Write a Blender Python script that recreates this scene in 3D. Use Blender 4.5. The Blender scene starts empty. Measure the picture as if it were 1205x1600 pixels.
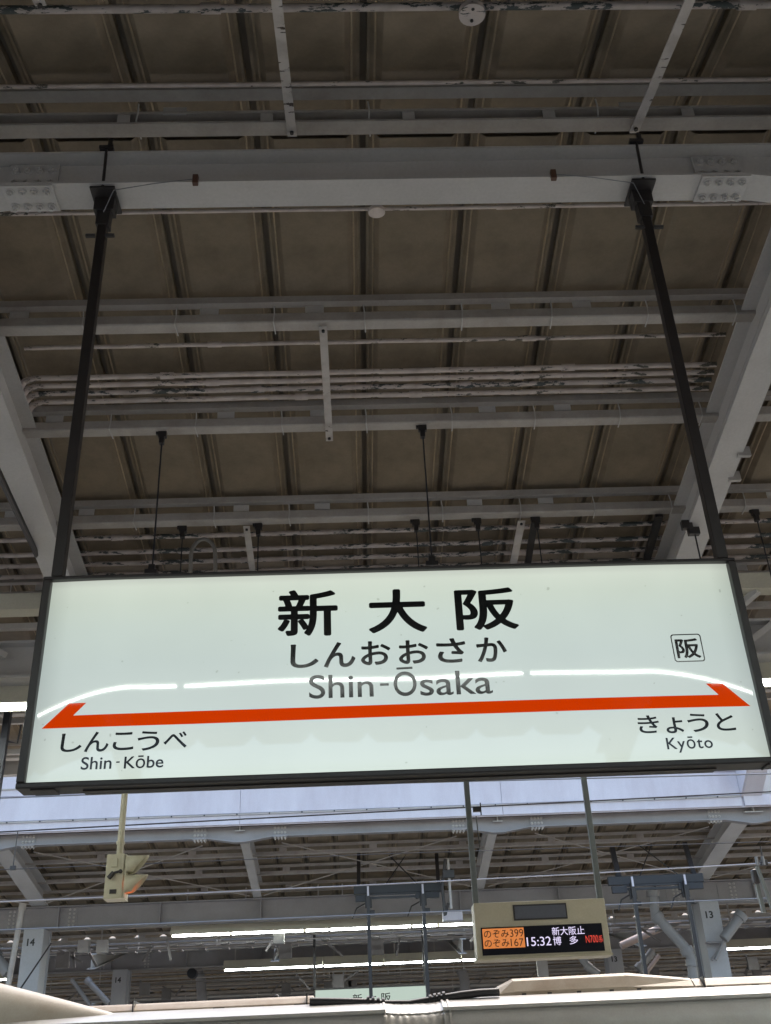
import bpy, math, random
from mathutils import Vector, Matrix
random.seed(7)
S = bpy.context.scene
COL = S.collection
EZ = 1.65                       # eye height above the platform floor

# ------------------------------------------------------------------ camera
cam_d = bpy.data.cameras.new('camera'); cam = bpy.data.objects.new('camera', cam_d); COL.objects.link(cam)
S.camera = cam
FW = Vector((0.03668, 0.872266, 0.487655)).normalized()
RT = Vector((0.998997, -0.019464, -0.040326)).normalized()
UP = RT.cross(FW)
cam.matrix_world = Matrix(((RT.x, UP.x, -FW.x, 0), (RT.y, UP.y, -FW.y, 0), (RT.z, UP.z, -FW.z, EZ), (0, 0, 0, 1)))
cam_d.sensor_fit = 'VERTICAL'; cam_d.sensor_height = 36; cam_d.lens = 36 * 1599.75 / 1600
cam_d.clip_start = 0.05; cam_d.clip_end = 3000

# ------------------------------------------------------------------ world, sun, exposure
W = bpy.data.worlds.new('World'); S.world = W; W.use_nodes = True
wn = W.node_tree.nodes; wl = W.node_tree.links
sky = wn.new('ShaderNodeTexSky'); sky.sky_type = 'NISHITA'; sky.sun_disc = False
SUN_EL, SUN_ROT = math.radians(56), math.radians(35)
sky.sun_elevation = SUN_EL; sky.sun_rotation = SUN_ROT; sky.air_density = 1.6; sky.dust_density = 4.0
wn['Background'].inputs['Strength'].default_value = 0.15
wl.new(sky.outputs[0], wn['Background'].inputs['Color'])
sd = bpy.data.lights.new('sun', 'SUN'); sd.energy = .6; sd.angle = math.radians(20); sd.color = (1, .97, .93)
so = bpy.data.objects.new('sun', sd); COL.objects.link(so)
dirs = Vector((math.sin(SUN_ROT) * math.cos(SUN_EL), math.cos(SUN_ROT) * math.cos(SUN_EL), math.sin(SUN_EL)))
so.rotation_euler = dirs.to_track_quat('Z', 'Y').to_euler(); so.location = (0, -20, 40)
S.view_settings.view_transform = 'Standard'; S.view_settings.look = 'None'
S.view_settings.gamma = 1; S.view_settings.use_curve_mapping = False
S.view_settings.exposure = 1.9
S.render.engine = 'CYCLES'
S.cycles.use_denoising = True
S.cycles.max_bounces = 8; S.cycles.diffuse_bounces = 6; S.cycles.glossy_bounces = 4
try: S.cycles.denoising_input_passes = 'RGB_ALBEDO_NORMAL'
except Exception: pass

# ------------------------------------------------------------------ helpers
def ray(px, py):                # photograph pixel -> viewing direction
    return FW + RT * ((px - 602.5) / 1599.75) - UP * ((py - 800) / 1599.75)
def at(px, py, Y):              # the point at distance Y across the platform, heights from the eye
    d = ray(px, py); k = Y / d.y; return Vector((d.x * k, Y, d.z * k))
PROF = [(-3.3, 3.22), (3.96, 4.67), (5.16, 4.476), (7.2, 4.07), (11.2, 3.28)]
def zr(y):
    if y <= PROF[0][0]: return PROF[0][1]
    for (a, b), (c, d) in zip(PROF, PROF[1:]):
        if y <= c: return b + (d - b) * (y - a) / (c - a)
    return PROF[-1][1]
def onroof(px, py, h):
    lo, hi = 1., 11.2
    for _ in range(50):
        m = (lo + hi) / 2
        if at(px, py, m).z > zr(m) - h: hi = m
        else: lo = m
    return at(px, py, lo)

class MB:
    def __init__(s): s.v = []; s.f = []
    def box(s, x0, x1, y0, y1, z0, z1):
        n = len(s.v)
        for x in (x0, x1):
            for y in (y0, y1):
                for z in (z0, z1): s.v.append((x, y, z))
        s.f += [tuple(n + i for i in q) for q in ((0,1,3,2),(4,6,7,5),(0,4,5,1),(2,3,7,6),(0,2,6,4),(1,5,7,3))]
        return s
    def bevbox(s, x0, x1, y0, y1, z0, z1, b):
        # box with its four edges along X chamfered
        p = [(y0+b,z0),(y1-b,z0),(y1,z0+b),(y1,z1-b),(y1-b,z1),(y0+b,z1),(y0,z1-b),(y0,z0+b)]
        return s.extx(p, x0, x1)
    def extx(s, poly, x0, x1):
        n = len(s.v); m = len(poly)
        for x in (x0, x1):
            for (y, z) in poly: s.v.append((x, y, z))
        s.f.append(tuple(n + i for i in range(m))); s.f.append(tuple(n + m + i for i in range(m))[::-1])
        for i in range(m):
            j = (i + 1) % m; s.f.append((n + i, n + m + i, n + m + j, n + j))
        return s
    def loft(s, rings, cap=True, closed=True):
        n = len(s.v); m = len(rings[0])
        for r in rings: s.v += [tuple(p) for p in r]
        for k in range(len(rings) - 1):
            for i in range(m if closed else m - 1):
                j = (i + 1) % m
                s.f.append((n + k*m + i, n + k*m + j, n + (k+1)*m + j, n + (k+1)*m + i))
        if cap:
            s.f.append(tuple(n + i for i in range(m))[::-1]); s.f.append(tuple(n + (len(rings)-1)*m + i for i in range(m)))
        return s
    def tube(s, pts, r, seg=8, cap=True):
        pts = [Vector(p) for p in pts]; rings = []
        ref = None
        for i, p in enumerate(pts):
            a = pts[max(i-1, 0)]; b = pts[min(i+1, len(pts)-1)]
            t = (b - a).normalized()
            if ref is None:
                ref = Vector((0, 0, 1)) if abs(t.z) < .9 else Vector((1, 0, 0))
            u = t.cross(ref).normalized(); w = u.cross(t).normalized(); ref = w
            rr = r[i] if isinstance(r, (list, tuple)) else r
            rings.append([p + (u * math.cos(2*math.pi*k/seg) + w * math.sin(2*math.pi*k/seg)) * rr for k in range(seg)])
        return s.loft(rings, cap)
    def bar(s, a, b, w, h, up=(0, 0, 1)):
        a = Vector(a); b = Vector(b); t = (b - a).normalized(); up = Vector(up)
        u = t.cross(up)
        if u.length < 1e-4: u = t.cross(Vector((0, 1, 0)))
        u.normalize(); v = u.cross(t).normalized()
        return s.loft([[p + u*(sx*w/2) + v*(sy*h/2) for sx, sy in ((-1,-1),(1,-1),(1,1),(-1,1))] for p in (a, b)])
    def cyl(s, c, axis, r, h, seg=12):
        c = Vector(c); ax = Vector(axis).normalized()
        return s.tube([c, c + ax * h], r, seg)
    def build(s, name, mat, parent=None, loc=(0, 0, 0), smooth=False, bevel=0):
        """mesh from world-like coordinates (heights from the eye); the object's origin is put at loc, or at its parent's"""
        if parent is not None:
            o0 = wloc(parent)
        else: o0 = Vector(loc)
        me = bpy.data.meshes.new(name)
        me.from_pydata([(x - o0.x, y - o0.y, z + EZ - o0.z) for x, y, z in s.v], [], s.f); me.update()
        me.materials.append(mat)
        if smooth:
            for p in me.polygons: p.use_smooth = True
            try: me.set_sharp_from_angle(angle=math.radians(40))
            except Exception: pass
        o = bpy.data.objects.new(name, me); COL.objects.link(o)
        if parent is not None: o.parent = parent
        else: o.location = o0
        if bevel:
            b = o.modifiers.new('bevel', 'BEVEL'); b.width = bevel; b.segments = 2; b.limit_method = 'ANGLE'
        return o
def wloc(o):
    v = Vector(o.location)
    while o.parent is not None: o = o.parent; v = v + Vector(o.location)
    return v
def shared(name, me, loc, parent, rot=None):   # loc with height from the eye
    o = bpy.data.objects.new(name, me); COL.objects.link(o); o.parent = parent
    o.location = Vector((loc[0], loc[1], loc[2] + EZ)) - wloc(parent)
    if rot: o.rotation_euler = rot
    return o
def thing(name, label, cat, loc=(0, 0, -EZ), group=None):
    o = bpy.data.objects.new(name, None); COL.objects.link(o); o.empty_display_size = .2
    o.location = (loc[0], loc[1], loc[2] + EZ); return tag(o, label, cat, group)
def tag(o, label=None, cat=None, group=None, kind=None):
    if label: o['label'] = label
    if cat: o['category'] = cat
    if group: o['group'] = group
    if kind: o['kind'] = kind
    return o
def lobj(name, mb, mat, label, cat, group=None, **k):
    c = Vector(mb.v[0]); return tag(mb.build(name, mat, None, (c.x, c.y, c.z + EZ), **k), label, cat, group)

# ------------------------------------------------------------------ materials
def newmat(name):
    m = bpy.data.materials.new(name); m.use_nodes = True; nt = m.node_tree
    return m, nt.nodes, nt.links, nt.nodes['Principled BSDF']
def paint(name, col, rough=.5, dirt=(.5, .45, .4), amount=.35, scale=3., bump=.15, streak=1.0, metallic=0, spec=.5, coat=0):
    """painted metal with blotchy grime, fine speckle and slight relief"""
    m, n, l, b = newmat(name)
    tc = n.new('ShaderNodeTexCoord'); mp = n.new('ShaderNodeMapping'); mp.inputs['Scale'].default_value = (1, 1, streak)
    l.new(tc.outputs['Object'], mp.inputs[0])
    n1 = n.new('ShaderNodeTexNoise'); n1.inputs['Scale'].default_value = scale; n1.inputs['Detail'].default_value = 8; n1.inputs['Roughness'].default_value = .65
    l.new(mp.outputs[0], n1.inputs['Vector'])
    r = n.new('ShaderNodeValToRGB'); r.color_ramp.elements[0].position = .38; r.color_ramp.elements[1].position = .72
    r.color_ramp.elements[0].color = (0, 0, 0, 1); r.color_ramp.elements[1].color = (amount, amount, amount, 1)
    l.new(n1.outputs[0], r.inputs[0])
    mx = n.new('ShaderNodeMix'); mx.data_type = 'RGBA'
    mx.inputs['A'].default_value = (*col, 1); mx.inputs['B'].default_value = (col[0]*dirt[0], col[1]*dirt[1], col[2]*dirt[2], 1)
    l.new(r.outputs[0], mx.inputs['Factor'])
    n2 = n.new('ShaderNodeTexNoise'); n2.inputs['Scale'].default_value = 60; n2.inputs['Detail'].default_value = 4
    l.new(tc.outputs['Object'], n2.inputs['Vector'])
    r2 = n.new('ShaderNodeValToRGB'); r2.color_ramp.elements[0].position = .3; r2.color_ramp.elements[1].position = .7
    r2.color_ramp.elements[0].color = (.95, .95, .95, 1); r2.color_ramp.elements[1].color = (1.04, 1.04, 1.04, 1)
    l.new(n2.outputs[0], r2.inputs[0])
    mu = n.new('ShaderNodeMix'); mu.data_type = 'RGBA'; mu.blend_type = 'MULTIPLY'; mu.inputs['Factor'].default_value = 1
    l.new(mx.outputs['Result'], mu.inputs['A']); l.new(r2.outputs[0], mu.inputs['B'])
    l.new(mu.outputs['Result'], b.inputs['Base Color'])
    b.inputs['Roughness'].default_value = rough; b.inputs['Metallic'].default_value = metallic
    b.inputs['Specular IOR Level'].default_value = spec; b.inputs['Coat Weight'].default_value = coat
    bp = n.new('ShaderNodeBump'); bp.inputs['Strength'].default_value = bump; bp.inputs['Distance'].default_value = .01
    l.new(n1.outputs[0], bp.inputs['Height']); l.new(bp.outputs[0], b.inputs['Normal'])
    return m
def peeling(name, col, under, thr=.56):
    """old paint flaking off a pipe: stretched patches of bare primer with raised edges"""
    m, n, l, b = newmat(name)
    tc = n.new('ShaderNodeTexCoord'); mp = n.new('ShaderNodeMapping'); mp.inputs['Scale'].default_value = (.55, 1.6, 1.6)
    l.new(tc.outputs['Object'], mp.inputs[0])
    n1 = n.new('ShaderNodeTexNoise'); n1.inputs['Scale'].default_value = 16; n1.inputs['Detail'].default_value = 6; n1.inputs['Roughness'].default_value = .7
    n3 = n.new('ShaderNodeTexNoise'); n3.inputs['Scale'].default_value = 1.6; n3.inputs['Detail'].default_value = 2
    l.new(mp.outputs[0], n1.inputs['Vector']); l.new(tc.outputs['Object'], n3.inputs['Vector'])
    ad = n.new('ShaderNodeMath'); ad.operation = 'MULTIPLY_ADD'; ad.inputs[1].default_value = .55; l.new(n3.outputs[0], ad.inputs[0]); l.new(n1.outputs[0], ad.inputs[2])
    r = n.new('ShaderNodeValToRGB'); r.color_ramp.elements[0].position = thr + .27; r.color_ramp.elements[1].position = thr + .285
    l.new(ad.outputs[0], r.inputs[0])
    n2 = n.new('ShaderNodeTexNoise'); n2.inputs['Scale'].default_value = 9; n2.inputs['Detail'].default_value = 5
    l.new(tc.outputs['Object'], n2.inputs['Vector'])
    ra = n.new('ShaderNodeValToRGB')
    ra.color_ramp.elements[0].color = (col[0]*.75, col[1]*.72, col[2]*.70, 1); ra.color_ramp.elements[1].color = (*col, 1)
    ra.color_ramp.elements[0].position = .3; ra.color_ramp.elements[1].position = .55
    l.new(n2.outputs[0], ra.inputs[0])
    mx = n.new('ShaderNodeMix'); mx.data_type = 'RGBA'; mx.inputs['B'].default_value = (*under, 1)
    l.new(ra.outputs[0], mx.inputs['A']); l.new(r.outputs[0], mx.inputs['Factor'])
    l.new(mx.outputs['Result'], b.inputs['Base Color']); b.inputs['Roughness'].default_value = .7
    bp = n.new('ShaderNodeBump'); bp.invert = True; bp.inputs['Strength'].default_value = .7; bp.inputs['Distance'].default_value = .004
    l.new(r.outputs[0], bp.inputs['Height']); l.new(bp.outputs[0], b.inputs['Normal'])
    return m
def glow(name, col, strength, rough=.3):
    strength *= .44
    m, n, l, b = newmat(name)
    b.inputs['Base Color'].default_value = (.02, .02, .02, 1); b.inputs['Roughness'].default_value = rough
    b.inputs['Emission Color'].default_value = (*col, 1); b.inputs['Emission Strength'].default_value = strength
    return m

M = {}
M['steel'] = paint('grey_painted_steel', (.40, .385, .37), .5, amount=.45, scale=2.2, bump=.05)
M['purlin'] = paint('warm_grey_purlin_paint', (.40, .375, .355), .5, amount=.55, scale=3.5, bump=.08)
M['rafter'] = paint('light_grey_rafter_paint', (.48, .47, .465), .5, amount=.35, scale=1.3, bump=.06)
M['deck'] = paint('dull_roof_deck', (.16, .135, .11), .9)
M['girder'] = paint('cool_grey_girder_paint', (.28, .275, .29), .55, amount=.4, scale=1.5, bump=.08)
M['column'] = paint('pale_grey_column_paint', (.40, .41, .44), .5, amount=.3, scale=1.2, bump=.04)
M['far'] = paint('dim_far_steelwork', (.20, .19, .19), .6, amount=.5)
M['fascia'] = paint('pale_fascia_paint', (.55, .54, .61), .45, dirt=(.78, .74, .76), amount=.7, scale=2.4, bump=.05, streak=.28)
M['pipe'] = peeling('flaking_pink_grey_pipe_paint', (.56, .49, .46), (.09, .085, .07), .62)
M['pipe_dark'] = peeling('heavily_flaking_pipe_paint', (.50, .44, .42), (.06, .07, .07), .555)
M['flatbar'] = peeling('chipped_flat_bar_paint', (.46, .43, .41), (.06, .045, .04), .62)
M['black'] = paint('black_painted_steel', (.018, .017, .018), .45, dirt=(2.6, 1.8, 1.6), amount=.3, scale=6)
M['darkgrey'] = paint('dark_blue_grey_steel', (.018, .020, .027), .5, amount=.3)
M['pole'] = paint('grey_green_pole_paint', (.14, .155, .15), .45, amount=.3)
M['frame'] = paint('dark_brown_sign_frame', (.022, .018, .018), .38, amount=.2, scale=5)
M['wire'] = paint('galvanised_wire', (.20, .21, .23), .4, metallic=.6)
M['contact'] = paint('contact_wire', (.34, .36, .41), .35, metallic=.4)
M['cream'] = paint('cream_cabinet_paint', (.47, .42, .31), .42, dirt=(.8, .78, .7), amount=.35, scale=4, bump=.03)
M['signalpaint'] = paint('pale_yellow_signal_paint', (.50, .47, .34), .45, dirt=(.75, .7, .6), amount=.3, scale=9, bump=.05)
M['reflector'] = paint('cream_lamp_housing', (.55, .53, .44), .5, amount=.25)
M['train'] = paint('ivory_train_paint', (.36, .355, .35), .38, dirt=(.7, .66, .60), amount=.5, scale=2.2, bump=.02, coat=.1)
M['trainroof'] = paint('weathered_ivory_roof_paint', (.36, .325, .28), .45, dirt=(.6, .5, .4), amount=.6, scale=2.6, bump=.06)
M['cover'] = paint('dusty_beige_roof_cover', (.35, .29, .22), .5, dirt=(.58, .46, .36), amount=.65, scale=3.2, bump=.08)
M['rubber'] = paint('black_rubber_cable', (.02, .02, .024), .42, amount=.1)
M['floor'] = paint('platform_concrete', (.50, .475, .44), .8, amount=.3)
M['ballast'] = paint('ballast', (.13, .12, .11), .95, amount=.6, scale=12, bump=.9)
M['rail'] = paint('rail_steel', (.3, .28, .26), .35, metallic=.8)
M['yellow'] = paint('tactile_yellow', (.6, .42, .05), .7)
M['wall'] = paint('far_wall_paint', (.26, .26, .28), .7)
M['print_black'] = paint('gloss_black_print', (.008, .009, .010), .12, amount=.05, bump=0)
M['darkprint'] = paint('matt_black_print', (.02, .02, .02), .5)
M['tube'] = glow('fluorescent_tube', (.93, 1.0, .97), 30.0)
M['screen'] = paint('dark_led_glass', (.008, .008, .014), .5, amount=.05, bump=0, spec=.15)
M['grey_screen'] = paint('switched_off_grey_panel', (.085, .09, .115), .35, amount=.1, bump=0)
M['led_white'] = glow('led_white', (.80, .72, 1.0), .62)
M['led_red'] = glow('led_red', (1.0, .07, .04), .45)
M['led_orange'] = glow('led_orange_field', (1.0, .30, .06), .40)
M['led_dark'] = paint('led_dark_lettering', (.035, .012, .004), .5)
M['lamp_orange'] = glow('orange_signal_lamp', (1.0, .16, .03), 2.2)
M['clear'] = paint('pale_plastic_sheet', (.36, .35, .33), .3, amount=.6, scale=5, bump=.35)

# roof panel: dusty brown sheet with water stains, drip marks and scratches
def panel_mat():
    m, n, l, b = newmat('stained_brown_roof_sheet')
    tc = n.new('ShaderNodeTexCoord'); oi = n.new('ShaderNodeObjectInfo')
    cmb = n.new('ShaderNodeVectorMath'); cmb.operation = 'MULTIPLY_ADD'; cmb.inputs[1].default_value = (1, 1, 1)
    rv = n.new('ShaderNodeCombineXYZ'); ml = n.new('ShaderNodeMath'); ml.operation = 'MULTIPLY'; ml.inputs[1].default_value = 37
    l.new(oi.outputs['Random'], ml.inputs[0]); l.new(ml.outputs[0], rv.inputs[2])
    l.new(tc.outputs['Object'], cmb.inputs[0]); l.new(rv.outputs[0], cmb.inputs[2])
    def noise(scale, det, vec, rough=.6):
        q = n.new('ShaderNodeTexNoise'); q.inputs['Scale'].default_value = scale; q.inputs['Detail'].default_value = det; q.inputs['Roughness'].default_value = rough
        l.new(vec, q.inputs['Vector']); return q.outputs[0]
    def ramp(src, p0, p1, c0, c1):
        r = n.new('ShaderNodeValToRGB'); e = r.color_ramp.elements; e[0].position = p0; e[1].position = p1
        e[0].color = (*c0, 1); e[1].color = (*c1, 1); l.new(src, r.inputs[0]); return r.outputs[0]
    def mul(a, c):
        x = n.new('ShaderNodeMix'); x.data_type = 'RGBA'; x.blend_type = 'MULTIPLY'; x.inputs['Factor'].default_value = 1
        l.new(a, x.inputs['A']); l.new(c, x.inputs['B']); return x.outputs['Result']
    big = noise(1.7, 8, cmb.outputs[0], .68)
    fine = noise(45, 5, tc.outputs['Object'], .75)
    mp = n.new('ShaderNodeMapping'); mp.inputs['Scale'].default_value = (9, .8, 1); l.new(cmb.outputs[0], mp.inputs[0])
    strk = noise(1.6, 5, mp.outputs[0])
    mp2 = n.new('ShaderNodeMapping'); mp2.inputs['Scale'].default_value = (1.5, 12, 1); l.new(cmb.outputs[0], mp2.inputs[0])
    drip = noise(2.1, 3, mp2.outputs[0])
    c = ramp(big, .3, .7, (.265, .208, .140), (.415, .335, .238))
    c = mul(c, ramp(fine, .3, .7, (.82, .82, .82), (1.1, 1.1, 1.1)))
    c = mul(c, ramp(strk, .35, .55, (.93, .91, .88), (1.02, 1.02, 1.02)))
    c = mul(c, ramp(drip, .24, .29, (.45, .4, .36), (1, 1, 1)))
    rnd = ramp(oi.outputs['Random'], 0, 1, (.90, .90, .90), (1.06, 1.05, 1.04))
    c = mul(c, rnd)
    l.new(c, b.inputs['Base Color']); b.inputs['Roughness'].default_value = .62
    bp = n.new('ShaderNodeBump'); bp.inputs['Strength'].default_value = .25; bp.inputs['Distance'].default_value = .004
    l.new(fine, bp.inputs['Height']); l.new(bp.outputs[0], b.inputs['Normal'])
    return m
M['panel'] = panel_mat()
M['rib'] = paint('shaded_rib_sheet', (.215, .170, .118), .6, dirt=(.5, .48, .45), amount=.7, scale=4, bump=.1, streak=1)  # darker sheet tone, carries the painted shade of the ribs

# backlit acrylic: glows from inside and mirrors what stands in front of it
def acrylic(name, col, s, vary=True):
    m, n, l, b = newmat(name)
    b.inputs['Base Color'].default_value = (*[c * .12 for c in col], 1)
    b.inputs['Roughness'].default_value = .025; b.inputs['Specular IOR Level'].default_value = .5
    b.inputs['Emission Color'].default_value = (*col, 1); b.inputs['Emission Strength'].default_value = s * .44
    return m
M['face'] = acrylic('backlit_white_acrylic', (.60, .68, .635), .60)
def uneven_backlight(m):      # tubes inside the box: warmer and stronger near the top, weaker towards the ends, faint bands, dust
    n = m.node_tree.nodes; l = m.node_tree.links; b = n['Principled BSDF']
    tc = n.new('ShaderNodeTexCoord'); sp = n.new('ShaderNodeSeparateXYZ'); l.new(tc.outputs['Object'], sp.inputs[0])
    def ramp(src, stops):
        r = n.new('ShaderNodeValToRGB'); e = r.color_ramp.elements
        e[0].position, e[0].color = stops[0][0], (*stops[0][1], 1); e[1].position, e[1].color = stops[-1][0], (*stops[-1][1], 1)
        for p, c in stops[1:-1]: q = e.new(p); q.color = (*c, 1)
        l.new(src, r.inputs[0]); return r.outputs[0]
    mr = n.new('ShaderNodeMapRange'); mr.inputs['From Min'].default_value = -.813; mr.inputs['From Max'].default_value = 0; l.new(sp.outputs['Z'], mr.inputs['Value'])
    c1 = ramp(mr.outputs[0], [(0, (.62, .70, .62)), (.06, (.63, .71, .655)), (.3, (.575, .655, .63)), (.55, (.55, .635, .605)), (.74, (.57, .655, .60)), (.87, (.595, .67, .585)), (.96, (.64, .705, .61)), (1, (.55, .59, .52))])
    ax = n.new('ShaderNodeMath'); ax.operation = 'ABSOLUTE'; l.new(sp.outputs['X'], ax.inputs[0])
    m2 = n.new('ShaderNodeMapRange'); m2.inputs['From Max'].default_value = 1.375; l.new(ax.outputs[0], m2.inputs['Value'])
    c2 = ramp(m2.outputs[0], [(0, (1.0, 1.0, 1.0)), (.80, (.98, .98, .98)), (.94, (.93, .93, .93)), (1, (.74, .74, .74))])
    nz = n.new('ShaderNodeTexNoise'); nz.inputs['Scale'].default_value = 2.2; nz.inputs['Detail'].default_value = 3; l.new(tc.outputs['Object'], nz.inputs['Vector'])
    c3 = ramp(nz.outputs[0], [(.3, (.965, .965, .965)), (.7, (1.02, 1.02, 1.02))])
    dz = n.new('ShaderNodeTexNoise'); dz.inputs['Scale'].default_value = 38; dz.inputs['Detail'].default_value = 1; l.new(tc.outputs['Object'], dz.inputs['Vector'])
    c4 = ramp(dz.outputs[0], [(.235, (.70, .70, .68)), (.25, (1, 1, 1))])
    out = c1
    for c in (c2, c3, c4):
        x = n.new('ShaderNodeMix'); x.data_type = 'RGBA'; x.blend_type = 'MULTIPLY'; x.inputs['Factor'].default_value = 1
        l.new(out, x.inputs['A']); l.new(c, x.inputs['B']); out = x.outputs['Result']
    l.new(out, b.inputs['Emission Color'])
uneven_backlight(M['face'])
M['arrow'] = acrylic('backlit_orange_red_film', (.78, .052, .0), .42)
M['farface'] = glow('far_backlit_sign_face', (.56, .68, .59), .5)

# ------------------------------------------------------------------ lettering
def text_mesh(txt, x0, x1, z0, z1, y, mat, name, parent, bold=0, warp=None, space=1.0, thick=0, axis='y'):
    cu = bpy.data.curves.new('lettering', 'FONT'); cu.body = txt; cu.size = 1; cu.offset = 0; cu.space_character = space
    cu.resolution_u = 8; cu.extrude = 0; cu.fill_mode = 'FRONT'
    t = bpy.data.objects.new('lettering', cu); COL.objects.link(t)
    dg = bpy.context.evaluated_depsgraph_get(); dg.update()
    me = bpy.data.meshes.new_from_object(t.evaluated_get(dg)); bpy.data.objects.remove(t); bpy.data.curves.remove(cu)
    xs = [v.co.x for v in me.vertices]; ys = [v.co.y for v in me.vertices]
    ax, bx, ay, by = min(xs), max(xs), min(ys), max(ys)
    o0 = wloc(parent); me.name = name
    if bold > 0:      # thicken the strokes: copies of the outline laid round it, each a hair behind the last
        vs = [tuple(v.co) for v in me.vertices]; fs = [tuple(p.vertices) for p in me.polygons]; V = []; F = []
        offs = [(bold * math.cos(math.pi * i / 4), bold * math.sin(math.pi * i / 4)) for i in range(8)]
        for i, (ox, oy) in enumerate(offs):
            n = len(V); V += [(x + ox, yy + oy, i * 1.0) for x, yy, _ in vs]; F += [tuple(q + n for q in f) for f in fs]
        me = bpy.data.meshes.new(name); me.from_pydata(V, [], F); ax -= bold; bx += bold; ay -= bold; by += bold
    for v in me.vertices:
        X = x0 + (v.co.x - ax) / (bx - ax) * (x1 - x0); Z = z0 + (v.co.y - ay) / (by - ay) * (z1 - z0)
        Y = y + (warp(X, Z) if warp else 0) + v.co.z * .00006
        v.co = Vector((X, Y, Z + EZ)) - o0
    me.materials.clear(); me.materials.append(mat); me.update()
    o = bpy.data.objects.new(name, me); COL.objects.link(o); o.parent = parent; o['writing'] = txt
    return o

# ------------------------------------------------------------------ ground, platforms, tracks
GZ = -EZ - 1.15                 # ground level, seen from the eye
tag(MB().box(-300, 300, -300, 700, GZ - .3, GZ).build('ground', M['ballast']), kind='structure')
def slab(y0, y1):
    s = MB().box(-60, 60, y0, y1, GZ, -EZ).build('platform', M['floor']); tag(s, kind='structure')
    for q in (y0 + .7, y1 - 1.0):
        MB().box(-60, 60, q, q + .3, -EZ, -EZ + .006).build('tactile_strip', M['yellow'], s)
for a, b in ((-22, -13), (-2.0, 9.7), (18.0, 25.2), (33.6, 42.0)): slab(a, b)
for yc in (-4.4, -8.8, 11.9, 15.9, 27.6, 31.4):
    for d in (-.72, .72):
        tag(MB().box(-60, 60, yc + d - .035, yc + d + .035, GZ, GZ + .16).build('rail', M['rail']), kind='structure')
tag(MB().box(-70, 70, 66, 66.4, GZ, 6.5).build('wall', M['wall']), 'grey wall closing the far side of the station', 'wall')

# ------------------------------------------------------------------ canopy roofs
def isec(mb, pts, w, h, tf, tw):      # I-section running along pts (y,z of its underside) at x=c
    pass
def ibeam_x(xs, yc, ztop, w, tf=.014, tw=.012):
    """I-beam along X; xs = list of (x, z of underside)"""
    mb = MB()
    for (xa, za), (xb, zb) in zip(xs, xs[1:]):
        def ring(x, z, kind):
            if kind == 'bot': return [(x, yc-w/2, z), (x, yc+w/2, z), (x, yc+w/2, z+tf), (x, yc-w/2, z+tf)]
            if kind == 'web': return [(x, yc-tw/2, z+tf), (x, yc+tw/2, z+tf), (x, yc+tw/2, ztop-tf), (x, yc-tw/2, ztop-tf)]
        for k in ('bot', 'web'): mb.loft([ring(xa, za, k), ring(xb, zb, k)])
    mb.box(xs[0][0], xs[-1][0], yc-w/2, yc+w/2, ztop-tf, ztop)
    return mb
def ibeam_y(pts, xc, w, h, tf=.016, tw=.014):
    mb = MB()
    def seg(x0, x1, a, b):
        mb.loft([[(x0, y, z+a), (x1, y, z+a), (x1, y, z+b), (x0, y, z+b)] for y, z in pts])
    seg(xc-w/2, xc+w/2, 0, tf); seg(xc-tw/2, xc+tw/2, tf, h-tf); seg(xc-w/2, xc+w/2, h-tf, h)
    seg(xc-tw/2-.004, xc+tw/2+.004, h*.62, h*.62+.008)
    return mb
hook_me = None; bolt_me = None; clip_me = None
def mk_shared():
    global hook_me, bolt_me, clip_me
    mb = MB(); mb.tube([(0, -.004, .125), (0.004, -.006, .06), (0.0, -.006, -.004), (.004, .05, -.008), (.006, .105, -.010)], .0045, 5)
    me = bpy.data.meshes.new('hook_bolt'); me.from_pydata(mb.v, [], mb.f); me.materials.append(M['rafter']); hook_me = me
    mb = MB(); mb.cyl((0, 0, 0), (0, 0, -1), .024, .004, 12); mb.cyl((0, 0, -.004), (0, 0, -1), .017, .015, 6); mb.cyl((0, 0, -.019), (0, 0, -1), .010, .014, 8)
    me = bpy.data.meshes.new('bolt'); me.from_pydata(mb.v, [], mb.f); me.materials.append(M['rafter']); bolt_me = me
    mb = MB(); mb.box(-.06, .06, 0, .006, -.02, .035)
    me = bpy.data.meshes.new('clip'); me.from_pydata(mb.v, [], mb.f); me.materials.append(M['rafter']); clip_me = me
mk_shared()

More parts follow.
